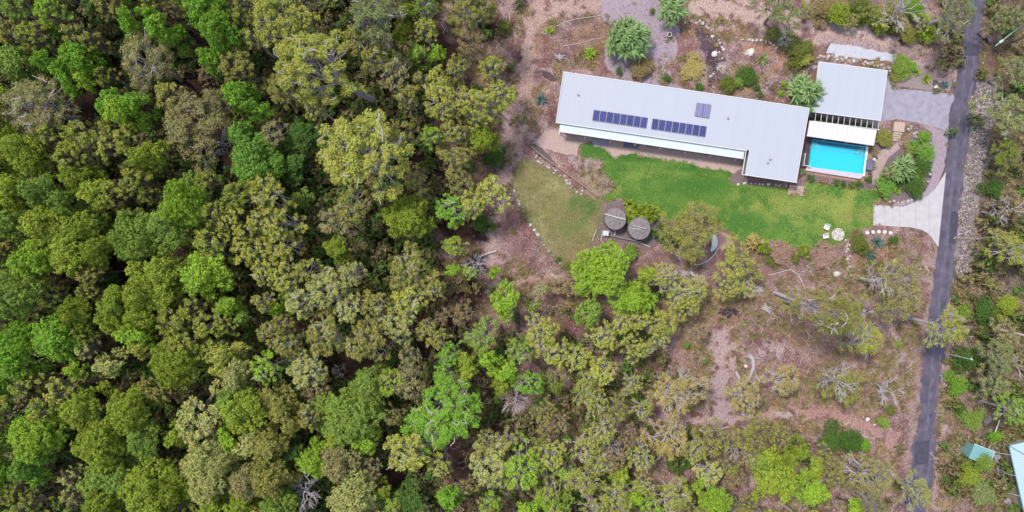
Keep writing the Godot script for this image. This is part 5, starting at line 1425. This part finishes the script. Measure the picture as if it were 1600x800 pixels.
# ---------------------------------------------------------------- forest
# x y: where the photo shows the crown's middle; r: its radius there in photo pixels; h: height in metres; D dense, O open, W wispy, B bare; leaf colour
const TREES := """
30 12 26 15 O green
85 16 25 16 O lime
20 52 25 14 O olive
58 58 23 15 O fern
88 48 12 12 D bright
118 54 22 14 O olive
143 66 16 14 O fern
150 12 18 13 D dark
170 14 20 15 O olive
196 32 20 17 D bright
25 98 24 15 D green
30 125 15 13 D green
68 95 19 16 D bright
95 118 22 16 D bright
118 84 20 16 D bright
138 101 17 15 D bright
138 126 15 14 D lime
220 92 48 15 Q grey
45 162 50 15 Q grey
165 122 16 13 O fern
238 8 17 14 O yolive
263 20 18 12 W drab
320 10 31 16 D bright
343 48 32 17 D bright
330 87 19 14 D bright
338 108 12 12 D bright
232 28 15 15 D bright
255 47 23 16 D bright
275 62 17 14 D bright
378 32 16 14 O fern
396 62 17 14 O yolive
368 100 28 14 O olive
322 116 18 10 W drab
432 34 40 17 O yolive
480 38 24 14 O yolive
487 98 56 21 P yolive
585 25 38 18 P sage
558 62 24 15 O olive
582 92 22 15 O olive
440 140 28 14 O olive
632 20 19 11 D moss
630 50 13 10 D moss
668 8 21 15 O green
738 12 34 16 P olive
664 50 20 13 O yolive
734 60 35 13 W drab
655 90 18 11 D green
683 85 15 12 D lime
718 102 22 13 O olive
615 112 25 14 O grey
656 126 14 12 O olive
768 104 22 13 O yolive
690 124 22 13 O yolive
165 158 21 16 D bright
190 174 24 17 D lime
216 166 19 16 D bright
80 212 17 14 O fern
130 214 31 16 O fern
176 226 27 15 O yolive
115 242 26 14 O fern
35 240 30 16 D limeolive
14 224 17 14 D green
60 258 21 13 D moss
270 150 25 14 O olive
298 198 48 15 W grey
342 160 30 14 W grey
228 246 27 15 D limeolive
377 205 21 12 D emerald
394 252 38 13 D emerald
345 226 26 11 B drab
372 144 19 15 D bright
392 166 15 14 D bright
410 176 16 12 D bright
425 206 18 12 O grey
470 210 30 9 D dark
500 170 23 14 O yolive
572 236 58 21 P yolive
450 256 22 9 D dark
640 152 22 13 O olive
620 208 28 12 W olive
690 158 35 14 O yolive
740 166 34 15 O yolive
776 152 28 13 O yolive
678 210 20 12 O lime
716 200 24 12 O olive
705 246 24 12 O olive
758 215 22 11 D moss
735 236 18 10 W olive
66 300 29 16 D green
98 318 25 15 D green
120 282 26 14 D moss
146 302 23 14 D limeolive
180 308 22 14 O fern
15 300 29 15 D limeolive
15 346 28 14 D green
70 355 33 15 D limeolive
115 362 28 15 D limeolive
146 352 17 13 D green
110 392 31 15 D limeolive
150 388 26 14 D limeolive
10 392 18 13 O olive
56 398 21 14 D lime
280 314 38 17 D lime
212 370 36 17 D green
260 360 31 16 D green
196 346 17 15 D green
216 288 23 14 O fern
234 304 15 13 O fern
300 284 13 11 D green
324 290 19 13 O fern
334 332 23 14 O fern
330 376 26 14 O fern
304 372 20 13 O fern
376 304 27 14 O fern
366 346 23 13 O yolive
386 362 23 13 O yolive
376 392 24 13 O yolive
420 300 27 14 O yolive
430 350 26 14 O yolive
404 346 19 13 O yolive
440 382 27 13 O yolive
402 392 21 13 O yolive
470 306 12 8 D green
525 346 28 11 W grey
526 392 19 10 D moss
545 318 24 14 O olive
640 338 35 12 D moss
702 330 27 10 O bright
742 310 24 11 O yolive
772 300 25 10 O yellow
650 286 26 12 W olive
715 280 26 11 W olive
714 386 19 9 O limeolive
46 412 31 16 D lime
20 460 40 17 D green
106 415 23 14 D limeolive
146 424 21 13 O olive
137 456 17 13 O fern
80 470 19 13 O fern
122 490 26 14 D moss
186 470 26 15 D limeolive
176 502 25 15 D limeolive
90 526 33 15 D bright
25 532 36 15 D bright
132 526 18 13 O fern
214 430 24 15 D limeolive
252 424 30 15 D limeolive
225 460 26 15 D limeolive
262 462 21 14 D limeolive
216 488 26 15 D limeolive
320 430 35 15 D lime
352 436 15 12 O yolive
352 476 18 11 D lime
270 500 26 13 O fern
300 482 20 13 O fern
325 510 23 13 O fern
350 506 15 12 O fern
205 526 24 15 D lime
376 500 11 10 D green
420 426 23 13 O yolive
450 430 23 13 O yolive
474 420 19 12 O yolive
436 476 14 9 D lime
466 474 24 13 O pale
508 450 29 13 O pale
546 426 19 12 O pale
548 486 23 12 O pale
590 470 23 12 O olive
578 522 32 13 O olive
505 522 27 13 O olive
440 512 19 12 O olive
412 474 16 12 O olive
416 524 18 12 O olive
634 420 31 12 O olive
680 446 23 11 O olive
640 466 27 12 O yolive
620 502 27 12 O pale
710 424 12 7 D lime
734 424 12 7 O lime
774 425 10 6 D lime
748 410 22 8 B drab
790 470 26 10 D lime
690 496 20 8 W drab
722 490 21 8 W drab
664 522 19 10 O olive
750 522 24 10 O green
18 564 28 14 D bright
106 548 21 14 D bright
120 577 15 11 D lime
35 602 21 13 O fern
95 612 24 14 O yolive
70 642 23 14 O fern
120 606 14 12 O olive
166 570 22 14 D pale
136 546 15 13 O pale
125 640 29 14 D limeolive
50 680 38 15 D lime
72 592 15 11 O olive
270 575 40 15 D moss
288 546 29 14 O fern
326 546 21 13 O fern
346 564 25 14 D yolive
370 588 26 14 D pale
236 600 17 12 O olive
252 618 19 12 O olive
312 652 36 14 O pale
200 648 37 15 D limeolive
360 626 19 13 D green
380 642 31 15 D limeolive
215 542 17 14 D yolive
420 575 24 13 O lime
446 540 21 12 O olive
482 580 27 12 O pale
490 612 26 10 W drab
526 580 12 7 B drab
560 546 25 12 O olive
430 622 24 12 D olive
444 652 26 13 D olive
482 652 23 12 O olive
574 604 26 11 D green
540 652 45 13 D green
610 602 22 11 O limeolive
640 560 26 11 W grey
640 602 30 11 W grey
708 552 20 10 O bright
730 562 15 11 D limeolive
728 582 16 11 D limeolive
696 576 17 10 O bright
758 560 17 9 D lime
788 580 23 10 D lime
786 606 15 8 D moss
690 650 54 13 P bright
612 650 18 10 W olive
806 632 24 8 B drab
156 692 38 15 D limeolive
44 726 27 14 D emerald
66 746 15 12 D bright
112 746 15 12 O pale
116 768 19 13 O pale
40 790 21 13 O fern
20 770 17 12 O fern
150 752 30 13 D green
190 752 25 13 D green
160 786 29 14 D moss
225 690 27 14 D green
270 682 17 13 D limeolive
318 710 27 14 D pale
346 716 25 14 D pale
320 746 37 14 D pale
357 682 23 14 D lime
392 696 21 13 D pale
386 756 29 14 D grey
236 746 29 14 D limeolive
215 772 31 15 D limeolive
246 788 26 14 D limeolive
276 762 25 13 D moss
336 788 21 14 D limeolive
371 792 25 14 D limeolive
420 692 27 13 D olive
416 746 31 14 D olive
432 792 26 13 D green
456 706 17 10 D dark
488 724 25 12 D lime
530 722 28 12 D grey
524 686 15 12 D limeolive
566 694 21 12 D lime
576 732 21 10 W grey
550 776 34 13 D pale
482 770 36 10 B drab
592 770 17 10 D moss
640 708 38 13 O yolive
690 726 19 11 O yolive
642 778 25 9 D dark
614 792 15 9 D green
660 794 14 8 O olive
702 780 22 11 D bright
764 724 34 12 O pale
758 696 20 11 O olive
792 690 18 11 O olive
770 786 22 11 O lime
730 762 19 9 W olive
940 420 44 11 D lime
988 466 27 9 D lime
918 488 26 8 D green
845 456 14 6 W yolive
834 482 12 6 W lime
884 446 26 4 W drab
1080 358 46 8 W olive
1044 432 27 7 W yolive
1062 456 27 7 W yolive
1090 452 20 6 W yolive
1152 408 31 8 W yellow
1136 446 27 7 W yellow
1186 430 11 4 W yellow
1170 450 19 5 W yolive
1010 432 17 7 D limeolive
1074 484 23 7 W yellow
1008 472 18 7 D lime
1300 486 54 20 Q olive
1404 456 46 9 W grey
1376 440 30 9 B drab
845 526 27 10 O yolive
814 546 22 10 O green
866 556 22 9 O yolive
870 592 22 6 W moss
826 602 23 9 O bright
905 562 21 9 O yolive
942 530 24 9 O yolive
944 576 24 9 O yolive
986 545 25 9 W yellow
916 602 28 9 W yolive
972 510 21 8 O yolive
932 634 27 9 W yolive
986 602 22 7 W yolive
1032 505 30 8 W yellow
1008 546 19 8 W yolive
1060 616 44 8 W dry
1062 608 34 8 B drab
1162 622 32 7 W dry
1352 528 34 9 W yolive
1312 600 28 8 B drab
1318 605 36 7 W olive
1226 592 30 6 W dry
1392 608 24 6 B drab
946 668 28 9 W yolive
816 734 37 12 O lime
866 714 24 11 O yolive
848 690 20 9 W olive
910 704 28 9 W yolive
906 752 32 10 W yolive
958 700 22 8 B drab
956 720 24 8 W drab
876 794 25 9 D green
820 796 18 9 D lime
962 780 34 9 W yolive
992 776 16 8 D lime
1046 684 40 9 W dry
1004 714 26 9 W yolive
1118 688 26 9 W olive
1176 684 34 9 W olive
1144 702 20 8 B drab
1104 740 22 8 O pale
1052 776 30 9 W yolive
1118 786 27 10 D lime
1196 720 18 9 D green
1216 754 34 12 D limeolive
1268 766 24 11 D lime
1236 714 18 10 D moss
1216 688 26 9 W olive
1290 716 24 5 W olive
1366 742 40 10 Q grey
1368 792 22 13 Q grey
1432 768 30 12 W pale
1334 798 16 7 D lime
1486 516 34 12 Q yolive
1570 525 26 7 W grey
1560 560 32 8 W sage
1556 606 28 7 W sage
1582 642 28 9 O green
1592 568 20 9 B drab
1580 180 40 10 O sage
1582 112 26 7 W sage
1572 242 28 7 W moss
1580 318 26 8 W drab
1586 326 26 9 B drab
1590 392 30 8 W yolive
1562 372 16 7 O olive
1564 34 20 7 W sage
1584 24 24 8 W sage
1222 12 38 9 W sage
1494 16 40 14 Q sage
1420 10 28 10 B drab
690 532 19 10 O olive
850 642 21 8 W olive
872 660 18 7 W drab
962 642 23 9 W olive
1002 640 21 8 W yolive
985 684 21 7 W drab
936 724 23 8 W yolive
860 762 24 9 W yolive
846 782 18 8 D lime
884 738 15 8 O lime
972 748 15 7 D limeolive
930 796 25 9 W yolive
1012 762 23 8 W yolive
1022 796 19 8 O lime
1082 800 21 8 W olive
1150 746 22 6 W drab
1170 796 21 8 W olive
1000 502 19 8 O yolive
1030 532 18 7 W yolive
1092 522 17 5 W drab
9 -16 25 13 D moss
50 -19 26 14 D moss
95 -17 23 14 O fern
145 -19 18 14 D limeolive
194 -17 22 14 D green
234 -15 26 13 O yolive
283 -17 19 14 D green
324 -16 22 13 O fern
383 -14 24 15 O yolive
421 -17 18 9 O yolive
463 -13 26 13 W grey
523 -15 21 9 O olive
567 -17 22 10 W grey
611 -14 28 13 W grey
652 -15 21 11 O olive
699 -19 22 12 O olive
738 -20 19 11 O olive
12 814 23 13 D green
65 823 22 13 O fern
116 818 24 13 D green
162 823 18 15 D green
207 819 27 12 D green
266 817 19 12 D limeolive
303 814 27 13 O fern
353 822 21 14 D limeolive
403 815 24 13 O yolive
567 817 24 12 O yolive
603 817 21 12 O yolive
658 821 18 11 O olive
710 817 21 12 W olive
760 816 23 13 O olive
805 823 28 9 O olive
867 820 21 13 O yolive
907 819 25 11 O olive
965 822 28 11 O olive
1012 820 22 10 O olive
1053 820 22 9 W olive
1107 824 25 12 O olive
1164 817 20 9 O olive
1210 815 21 13 O yolive
1253 817 27 11 O olive
-14 27 18 12 O yolive
-22 63 22 13 D limeolive
-22 119 18 14 D limeolive
-17 158 25 15 D limeolive
-19 213 25 15 D limeolive
-21 254 23 15 D limeolive
-16 314 28 14 D limeolive
-15 361 20 14 D limeolive
-20 401 23 15 O fern
-17 452 20 12 O fern
-18 495 25 15 O fern
-14 542 24 14 O fern
-17 595 28 12 D bright
-17 650 26 15 O yolive
-15 696 27 14 D green
-17 736 27 13 D bright
-20 789 27 14 D limeolive
1086 706 23 8 O olive
1250 700 19 7 D moss
1140 724 22 7 W olive
1272 736 17 7 D limeolive
1180 722 21 8 O olive
1304 742 23 7 W olive
1334 748 21 6 W grey
1262 16 16 4 W moss
1330 30 15 3 W olive
1362 18 20 4 W moss
1384 26 18 4 W yolive
1408 34 18 3 W olive
1440 34 18 4 W limeolive
1474 46 16 4 W olive
1400 12 18 5 W moss
"""
# trees named here steady the descriptions of the others: x, y, how to say it, own label
const MARKS := [
	[394, 252, "the emerald ball tree", "emerald ball-shaped tree, the most vivid round crown in the forest"],
	[487, 98, "the big white-limbed gum", "big gum with white forking limbs and broad yellow-olive crown"],
	[572, 236, "the sprawling gum", "sprawling yellow-olive gum with pale limbs, widest crown of the middle forest"],
	[220, 92, "the upper grey tree", "broad feathery grey tree with fanned bare twigs on its right side"],
	[45, 162, "the left grey tree", "broad feathery grey tree near the left edge, upper part"],
	[280, 314, "the lime dome tree", "large lime green dome-shaped tree overlapping a green one below"],
	[20, 460, "the left green dome", "large soft green dome tree cut by the left edge"],
	[640, 338, "the mossy dome tree", "large mossy green smooth dome tree below the sprawling gum"],
	[690, 650, "the clumpy bright tree", "large bright green tree of separate clumps on white limbs"],
	[540, 652, "the blue-green dome", "large soft green dome tree beside a brown clearing"],
	[940, 420, "the tank-side lime tree", "big lime green round tree just below the water tanks"],
	[1300, 486, "the leaning gum", "tall thin gum with thick white trunk leaning across the dry clearing"],
	[1216, 754, "the lower lime tree", "big dense lime green tree at the lower edge of the clearing"],
	[1060, 616, "the dry yellow tree", "dry yellow feathery tree around bare white limbs in the clearing"],
	[482, 770, "the big dead tree", "large dead tree with forking white limbs at the lower edge"],
	[806, 632, "the twiggy dead bush", "dead pale twiggy crown above dark red litter"],
	[320, 430, "the lime oval tree", "bright lime oval tree left of middle, standing clear of its neighbours"],
	[90, 526, "the left bright dome", "bright green dome tree near the left edge, lower half"],
	[50, 680, "the yellow-lime dome", "yellow-lime dome tree near the left edge, low down"],
	[270, 575, "the mossy oval tree", "mossy green oval tree with bright left side in the lower forest"],
	[343, 48, "the upper bright tree", "large bright green tree near the top edge, left part"],
	[734, 60, "the brown twiggy tree", "brownish half-bare twiggy tree near the upper track"],
	[1080, 358, "the lawn-side feathery tree", "large feathery olive tree at the lawn's lower left edge"],
	[1404, 456, "the grey thicket", "grey feathery thicket beside the lane"],
	[1366, 742, "the pale-limbed tree", "thin grey tree with crooked white limbs near the lane's lower end"],
	[1486, 516, "the roadside leaning tree", "yellow-olive feathery tree leaning over the lane"],
	[1580, 180, "the right sage tree", "broad sage green tree beyond the lane at the right edge"],
	[764, 724, "the pale lower tree", "pale clumpy olive tree in the lower middle forest"],
	[640, 708, "the cauliflower gum", "yellow-olive gum with rounded cauliflower clumps, lower middle"],
	[156, 692, "the lower soft dome", "large smooth soft green dome tree, lower left forest"],
	[816, 734, "the lower lime gum", "lime green open gum at the lower edge, right of middle"],
	[1494, 16, "the lane-top tree", "pale sage tree hanging over the top of the lane"],
	[1222, 12, "the carport sage tree", "sage feathery tree at the top edge above the curved path"]]

func build_forest() -> void:
	var D := []
	for line in TREES.strip_edges().split("\n"):
		var f := line.split(" ")
		D.append({"x": float(f[0]), "y": float(f[1]), "r": float(f[2]), "h": float(f[3]), "t": f[4], "c": f[5]})
	var look := {"D": "dense round %s tree", "O": "open %s gum tree", "W": "feathery %s tree", "B": "bare grey dead tree", "P": "open %s gum tree", "Q": "feathery %s tree"}
	var word := {"lime": "lime", "fern": "fern-green", "bright": "bright green", "emerald": "emerald", "green": "green", "dark": "dark green", "olive": "olive", "yolive": "yellow-olive", "pale": "pale olive", "grey": "grey-olive", "drab": "brownish", "yellow": "yellow", "sage": "sage", "moss": "mossy", "limeolive": "lime-olive", "dry": "straw-yellow"}
	var seen_by := {}
	for d in D:
		d.mark = -1
		for m in MARKS.size():
			if absf(MARKS[m][0] - d.x) < 1.0 and absf(MARKS[m][1] - d.y) < 1.0: d.mark = m
		if d.mark >= 0: continue
		var best := 1e9
		for m in MARKS.size():
			var q := Vector2(d.x - MARKS[m][0], d.y - MARKS[m][1])
			if q.length() < best:
				best = q.length()
				d.near = m
				d.dist = q.length()
				d.dir = ["right of", "lower right of", "below", "lower left of", "left of", "upper left of", "above", "upper right of"][posmod(roundi(q.angle() / (PI / 4)), 8)]
		d.what = (look[d.t] % word[d.c]) if d.t != "B" else look[d.t]
		if d.r >= 30.0: d.what = "large " + d.what
		elif d.r <= 16.0: d.what = "small " + d.what
		var key := "%s|%s|%d" % [d.what, d.dir, d.near]
		d.key = key
		if not seen_by.has(key): seen_by[key] = []
		seen_by[key].append(d)
	for key in seen_by:
		seen_by[key].sort_custom(func(a, b): return a.dist < b.dist)
		for i in seen_by[key].size():
			var d = seen_by[key][i]
			var rank: String = "" if seen_by[key].size() == 1 else (["nearest ", "second ", "third ", "fourth ", "fifth ", "sixth "][mini(i, 5)])
			d.label = "%s%s, %s %s" % [rank, d.what, d.dir, MARKS[d.near][2]]
	var kinds := {"D": "dense", "O": "open", "W": "wispy", "B": "bare", "P": "giant", "Q": "giant_thin"}
	var names := {"D": "rounded_tree", "O": "gum_tree", "W": "feathery_tree", "B": "dead_tree", "P": "gum_tree", "Q": "feathery_tree"}
	var groups := {"D": "dense rounded forest trees", "O": "open gum trees", "W": "thin feathery trees", "B": "bare dead trees", "P": "open gum trees", "Q": "thin feathery trees"}
	for k in D.size():
		var d = D[k]
		var bark := "bark_grey" if d.t == "O" and d.x < 390.0 else "bark_pale" if d.t == "O" else "bark_dead" if d.t == "B" else "bark_grey" if d.t == "W" else "bark_dark"
		if d.c in ["yolive", "pale", "dry", "bright"] and d.t != "D" and d.x >= 390.0 or d.t in ["P", "Q"]: bark = "bark_dead"
		place_tree(kinds[d.t], names[d.t], d.x, d.y, d.r * (1.1 if d.x > 1180.0 else {"D": 1.2, "O": 1.3, "W": 1.2, "B": 1.0, "P": 1.25, "Q": 1.15}[d.t] if d.x < 640.0 else {"D": 1.08, "O": 1.2, "W": 1.12, "B": 1.0, "P": 1.2, "Q": 1.15}[d.t]), d.h, d.c, bark, d.label if d.mark < 0 else MARKS[d.mark][3], "tree", groups[d.t], k, R.randf_range(0.74, 1.1) if d.t != "B" else 1.0)

func build_loose() -> void:
	# undergrowth below the forest: nobody could count it
	var r := RandomNumberGenerator.new()
	r.seed = 77
	var tuft := MB.new()
	clump(tuft, r, Vector3(0, 0.25, 0), 0.7, 70, 0.34, 0.16, 0.7, Color.WHITE, 0.6)
	var mm := MultiMesh.new()
	mm.transform_format = MultiMesh.TRANSFORM_3D
	mm.use_colors = true
	mm.mesh = tuft.mesh()
	var at := []
	var nz := FastNoiseLite.new(); nz.seed = 5; nz.frequency = 0.06
	while at.size() < 13000:
		var x := r.randf_range(-95.0, 95.0); var z := r.randf_range(-52.0, 52.0)
		var dens := 1.0 if x < -12.0 else 0.05 if x < 66.0 else 0.22
		if x > -12.0 and x < 30.0 and z > 12.0: dens = 0.35
		if r.randf() > dens or nz.get_noise_2d(x, z) < -0.28 or in_zone(x, z): continue
		if x > 2.0 and x < 66.0 and z < 2.0: continue
		if x > 24.0 and x < 66.0 and z < 26.0: continue
		at.append(Vector3(x, 0, z))
	mm.instance_count = at.size()
	for i in at.size():
		var s := r.randf_range(0.6, 1.9)
		var y := r.randf_range(0.5, 2.6)
		mm.set_instance_transform(i, Transform3D(Basis(Vector3.UP, r.randf() * TAU).scaled(Vector3(s, s * y, s)), at[i]))
		var c: Array = [[0.09, 0.14, 0.03], [0.14, 0.15, 0.05], [0.16, 0.14, 0.06], [0.08, 0.16, 0.03], [0.2, 0.18, 0.08]][r.randi() % 5]
		mm.set_instance_color(i, Color(c[0], c[1], c[2]))
	var mi := MultiMeshInstance3D.new()
	mi.name = "undergrowth"
	mi.multimesh = mm
	var um := plain(Color.WHITE, 0.8)
	um.cull_mode = BaseMaterial3D.CULL_DISABLED
	mi.material_override = um
	mi.set_meta("kind", "stuff")
	tag(mi, "low dark undergrowth on the forest floor", "undergrowth")
	add_child(mi)
	# bark strips and fallen leaves on the open ground
	var strip := MB.new()
	strip.quad(Vector3(-0.5, 0.02, -0.5), Vector3(0.5, 0.02, -0.42), Vector3(0.55, 0.12, 0.1), Vector3(-0.48, 0.1, 0.05))
	strip.quad(Vector3(-0.48, 0.1, 0.05), Vector3(0.55, 0.12, 0.1), Vector3(0.42, 0.02, 0.5), Vector3(-0.4, 0.02, 0.45))
	var ml := MultiMesh.new()
	ml.transform_format = MultiMesh.TRANSFORM_3D
	ml.use_colors = true
	ml.mesh = strip.mesh()
	at = []
	while at.size() < 20000:
		var x := r.randf_range(-6.0, 78.0); var z := r.randf_range(-44.0, 44.0)
		if nz.get_noise_2d(x * 1.7 + 300.0, z * 1.7) < r.randf_range(-0.5, 0.35): continue
		if in_zone(x, z) or near_track(x, z): continue
		at.append(Vector3(x, 0.0, z))
	ml.instance_count = at.size()
	for i in at.size():
		var l := r.randf_range(0.12, 0.38); var w := r.randf_range(0.05, 0.12)
		var b := Basis(Vector3.UP, r.randf() * TAU) * Basis(Vector3.RIGHT, r.randf_range(-0.3, 0.3))
		ml.set_instance_transform(i, Transform3D(b * Basis.from_scale(Vector3(l, 0.5, w)), at[i]))
		var f := r.randf_range(0.8, 1.25)
		var c: Array = [[0.27, 0.21, 0.205], [0.32, 0.255, 0.25], [0.17, 0.11, 0.105], [0.22, 0.16, 0.155], [0.11, 0.075, 0.075], [0.36, 0.305, 0.31]][r.randi() % 6]
		ml.set_instance_color(i, Color(c[0] * f, c[1] * f, c[2] * f))
	mi = MultiMeshInstance3D.new()
	mi.name = "leaf_litter"
	mi.multimesh = ml
	var lm := plain(Color.WHITE, 0.95)
	lm.cull_mode = BaseMaterial3D.CULL_DISABLED
	mi.material_override = lm
	mi.set_meta("kind", "stuff")
	tag(mi, "pinkish bark strips and fallen leaves over bare soil", "leaf litter")
	add_child(mi)
	# dry grass tufts over the clearing and under the thin trees
	var blades := MB.new()
	for i in 16:
		var a := r.randf() * TAU
		var o := Vector3(cos(a), 0, sin(a)) * r.randf_range(0.02, 0.25)
		var tip := o + Vector3(cos(a) * r.randf_range(0.1, 0.45), r.randf_range(0.2, 0.5), sin(a) * r.randf_range(0.1, 0.45))
		var w := Vector3(-sin(a), 0, cos(a)) * 0.045
		blades.tri(o - w, o + w, tip, Color(1, 1, 1) * r.randf_range(0.7, 1.2))
	var mg := MultiMesh.new()
	mg.transform_format = MultiMesh.TRANSFORM_3D
	mg.use_colors = true
	mg.mesh = blades.mesh()
	at = []
	while at.size() < 9000:
		var x := r.randf_range(-12.0, 80.0); var z := r.randf_range(-44.0, 44.0)
		var v := nz.get_noise_2d(x * 1.3 - 200.0, z * 1.3) + (0.12 if z > 0.0 or x > 70.0 else -0.12)
		if v < r.randf_range(-0.15, 0.4) or in_zone(x, z) or near_track(x, z): continue
		at.append(Vector3(x, 0.0, z))
	mg.instance_count = at.size()
	for i in at.size():
		var s := r.randf_range(0.5, 1.5)
		mg.set_instance_transform(i, Transform3D(Basis(Vector3.UP, r.randf() * TAU).scaled(Vector3(s, s, s)), at[i]))
		var c: Array = [[0.27, 0.23, 0.1], [0.33, 0.25, 0.13], [0.2, 0.19, 0.07], [0.3, 0.2, 0.14], [0.14, 0.15, 0.05]][r.randi() % 5]
		mg.set_instance_color(i, Color(c[0], c[1], c[2]))
	mi = MultiMeshInstance3D.new()
	mi.name = "dry_grass"
	mi.multimesh = mg
	mi.material_override = lm
	mi.set_meta("kind", "stuff")
	tag(mi, "straw and olive grass tufts over the dry clearing", "grass")
	add_child(mi)
	# thin fallen twigs
	var twig := MB.new()
	limb(twig, r, Vector3(-1.0, 0.05, 0.1), Vector3(0.2, 0.1, -0.1), 0.05, 0.04, 0.1, 3, 4)
	limb(twig, r, Vector3(0.2, 0.1, -0.1), Vector3(1.2, 0.06, 0.35), 0.04, 0.02, 0.12, 3, 4)
	limb(twig, r, Vector3(0.0, 0.1, -0.05), Vector3(0.7, 0.12, -0.6), 0.03, 0.015, 0.14, 3, 4)
	limb(twig, r, Vector3(0.6, 0.08, 0.1), Vector3(0.9, 0.1, 0.7), 0.025, 0.012, 0.14, 2, 4)
	var mw := MultiMesh.new()
	mw.transform_format = MultiMesh.TRANSFORM_3D
	mw.use_colors = true
	mw.mesh = twig.mesh()
	at = []
	while at.size() < 900:
		var x := r.randf_range(-25.0, 80.0); var z := r.randf_range(-42.0, 42.0)
		if in_zone(x, z) or near_track(x, z) or (z < 2.0 and r.randf() < 0.75): continue
		at.append(Vector3(x, 0.0, z))
	mw.instance_count = at.size()
	for i in at.size():
		var s := r.randf_range(0.45, 1.15)
		mw.set_instance_transform(i, Transform3D(Basis(Vector3.UP, r.randf() * TAU).scaled(Vector3(s, s, s * r.randf_range(0.6, 1.2))), at[i]))
		var f := r.randf_range(0.2, 0.5)
		mw.set_instance_color(i, Color(f, f * 0.92, f * 0.92))
	mi = MultiMeshInstance3D.new()
	mi.name = "fallen_twigs"
	mi.multimesh = mw
	mi.material_override = lm
	mi.set_meta("kind", "stuff")
	tag(mi, "thin pale twigs scattered over the clearing", "twigs")
	add_child(mi)
	# short grass of the two lawns, ragged over their edges
	var turf := MB.new()
	for i in 9:
		var a := r.randf() * TAU
		var o := Vector3(cos(a), 0, sin(a)) * r.randf_range(0.0, 0.12)
		var w := Vector3(-sin(a), 0, cos(a)) * 0.04
		turf.tri(o - w, o + w, o + Vector3(cos(a) * r.randf_range(0.03, 0.16), r.randf_range(0.05, 0.12), sin(a) * r.randf_range(0.03, 0.16)), Color(1, 1, 1) * r.randf_range(0.75, 1.2))
	var mt := MultiMesh.new()
	mt.transform_format = MultiMesh.TRANSFORM_3D
	mt.use_colors = true
	mt.mesh = turf.mesh()
	at = []
	var lawn_poly: PackedVector2Array = zones[0]
	var dry_poly: PackedVector2Array = zones[1]
	var tint := []
	var ln := FastNoiseLite.new(); ln.seed = 9; ln.frequency = 0.16
	for k in 2:
		var poly: PackedVector2Array = [lawn_poly, dry_poly][k]
		for i in poly.size():   # along the edge
			var a := poly[i]; var b := poly[(i + 1) % poly.size()]
			for j in 5:
				var q := a.lerp(b, r.randf()) + Vector2(r.randfn(0, 0.16), r.randfn(0, 0.16))
				at.append(Vector3(q.x, 0.008, q.y)); tint.append(k)
		var lo := poly[0]; var hi := poly[0]
		for q in poly:
			lo = lo.min(q); hi = hi.max(q)
		for i in [3000, 2000][k]:
			var q := Vector2(r.randf_range(lo.x, hi.x), r.randf_range(lo.y, hi.y))
			if Geometry2D.is_point_in_polygon(q, poly): at.append(Vector3(q.x, 0.008, q.y)); tint.append(k)
	mt.instance_count = at.size()
	for i in at.size():
		var s := r.randf_range(0.6, 1.7)
		mt.set_instance_transform(i, Transform3D(Basis(Vector3.UP, r.randf() * TAU).scaled(Vector3(s, s, s)), at[i]))
		var f := clampf(0.3 + clampf((at[i].x - 28.0) / 30.0, 0.0, 0.6) + ln.get_noise_2d(at[i].x, at[i].z) * 0.8 + r.randfn(0, 0.25), 0.0, 1.0)
		var c := Color(0.07, 0.15, 0.025).lerp(Color(0.19, 0.26, 0.06), f) if tint[i] == 0 else Color(0.15, 0.16, 0.055).lerp(Color(0.27, 0.23, 0.12), f)
		mt.set_instance_color(i, c)
	mi = MultiMeshInstance3D.new()
	mi.name = "turf"
	mi.multimesh = mt
	mi.material_override = lm
	mi.set_meta("kind", "stuff")
	tag(mi, "short grass blades of the green and the dry lawn", "grass")
	add_child(mi)
	# crushed rock beside the lane
	var mr := MultiMesh.new()
	mr.transform_format = MultiMesh.TRANSFORM_3D
	mr.use_colors = true
	mr.mesh = stone_meshes[1]
	at = []
	var verge := rough_edge([[1526, 132], [1554, 122], [1551, 170], [1544, 230], [1531, 290], [1523, 340], [1520, 390], [1511, 430], [1497, 432], [1494, 400], [1504, 300], [1518, 200]], 0.0, 1.3, 0.6, 9)
	while at.size() < 3600:
		var x := r.randf_range(68.0, 76.5); var z := r.randf_range(-28.0, 4.0)
		if Geometry2D.is_point_in_polygon(Vector2(x, z), verge): at.append(Vector3(x, 0, z))
	mr.instance_count = at.size()
	for i in at.size():
		var s := r.randf_range(0.1, 0.34)
		mr.set_instance_transform(i, Transform3D(Basis(Vector3.UP, r.randf() * TAU).scaled(Vector3(s, s, s)), at[i]))
		var f: float = [0.08, 0.13, 0.17, 0.22, 0.34, 0.15][r.randi() % 6] * r.randf_range(0.8, 1.2)
		mr.set_instance_color(i, Color(f * 1.08, f * 0.94, f * 0.95))
	mi = MultiMeshInstance3D.new()
	mi.name = "crushed_rock"
	mi.multimesh = mr
	mi.material_override = plain(Color.WHITE, 0.9)
	mi.set_meta("kind", "stuff")
	tag(mi, "grey and white crushed rock along the lane's right side", "gravel")
	add_child(mi)
	print("done ", Time.get_ticks_msec())
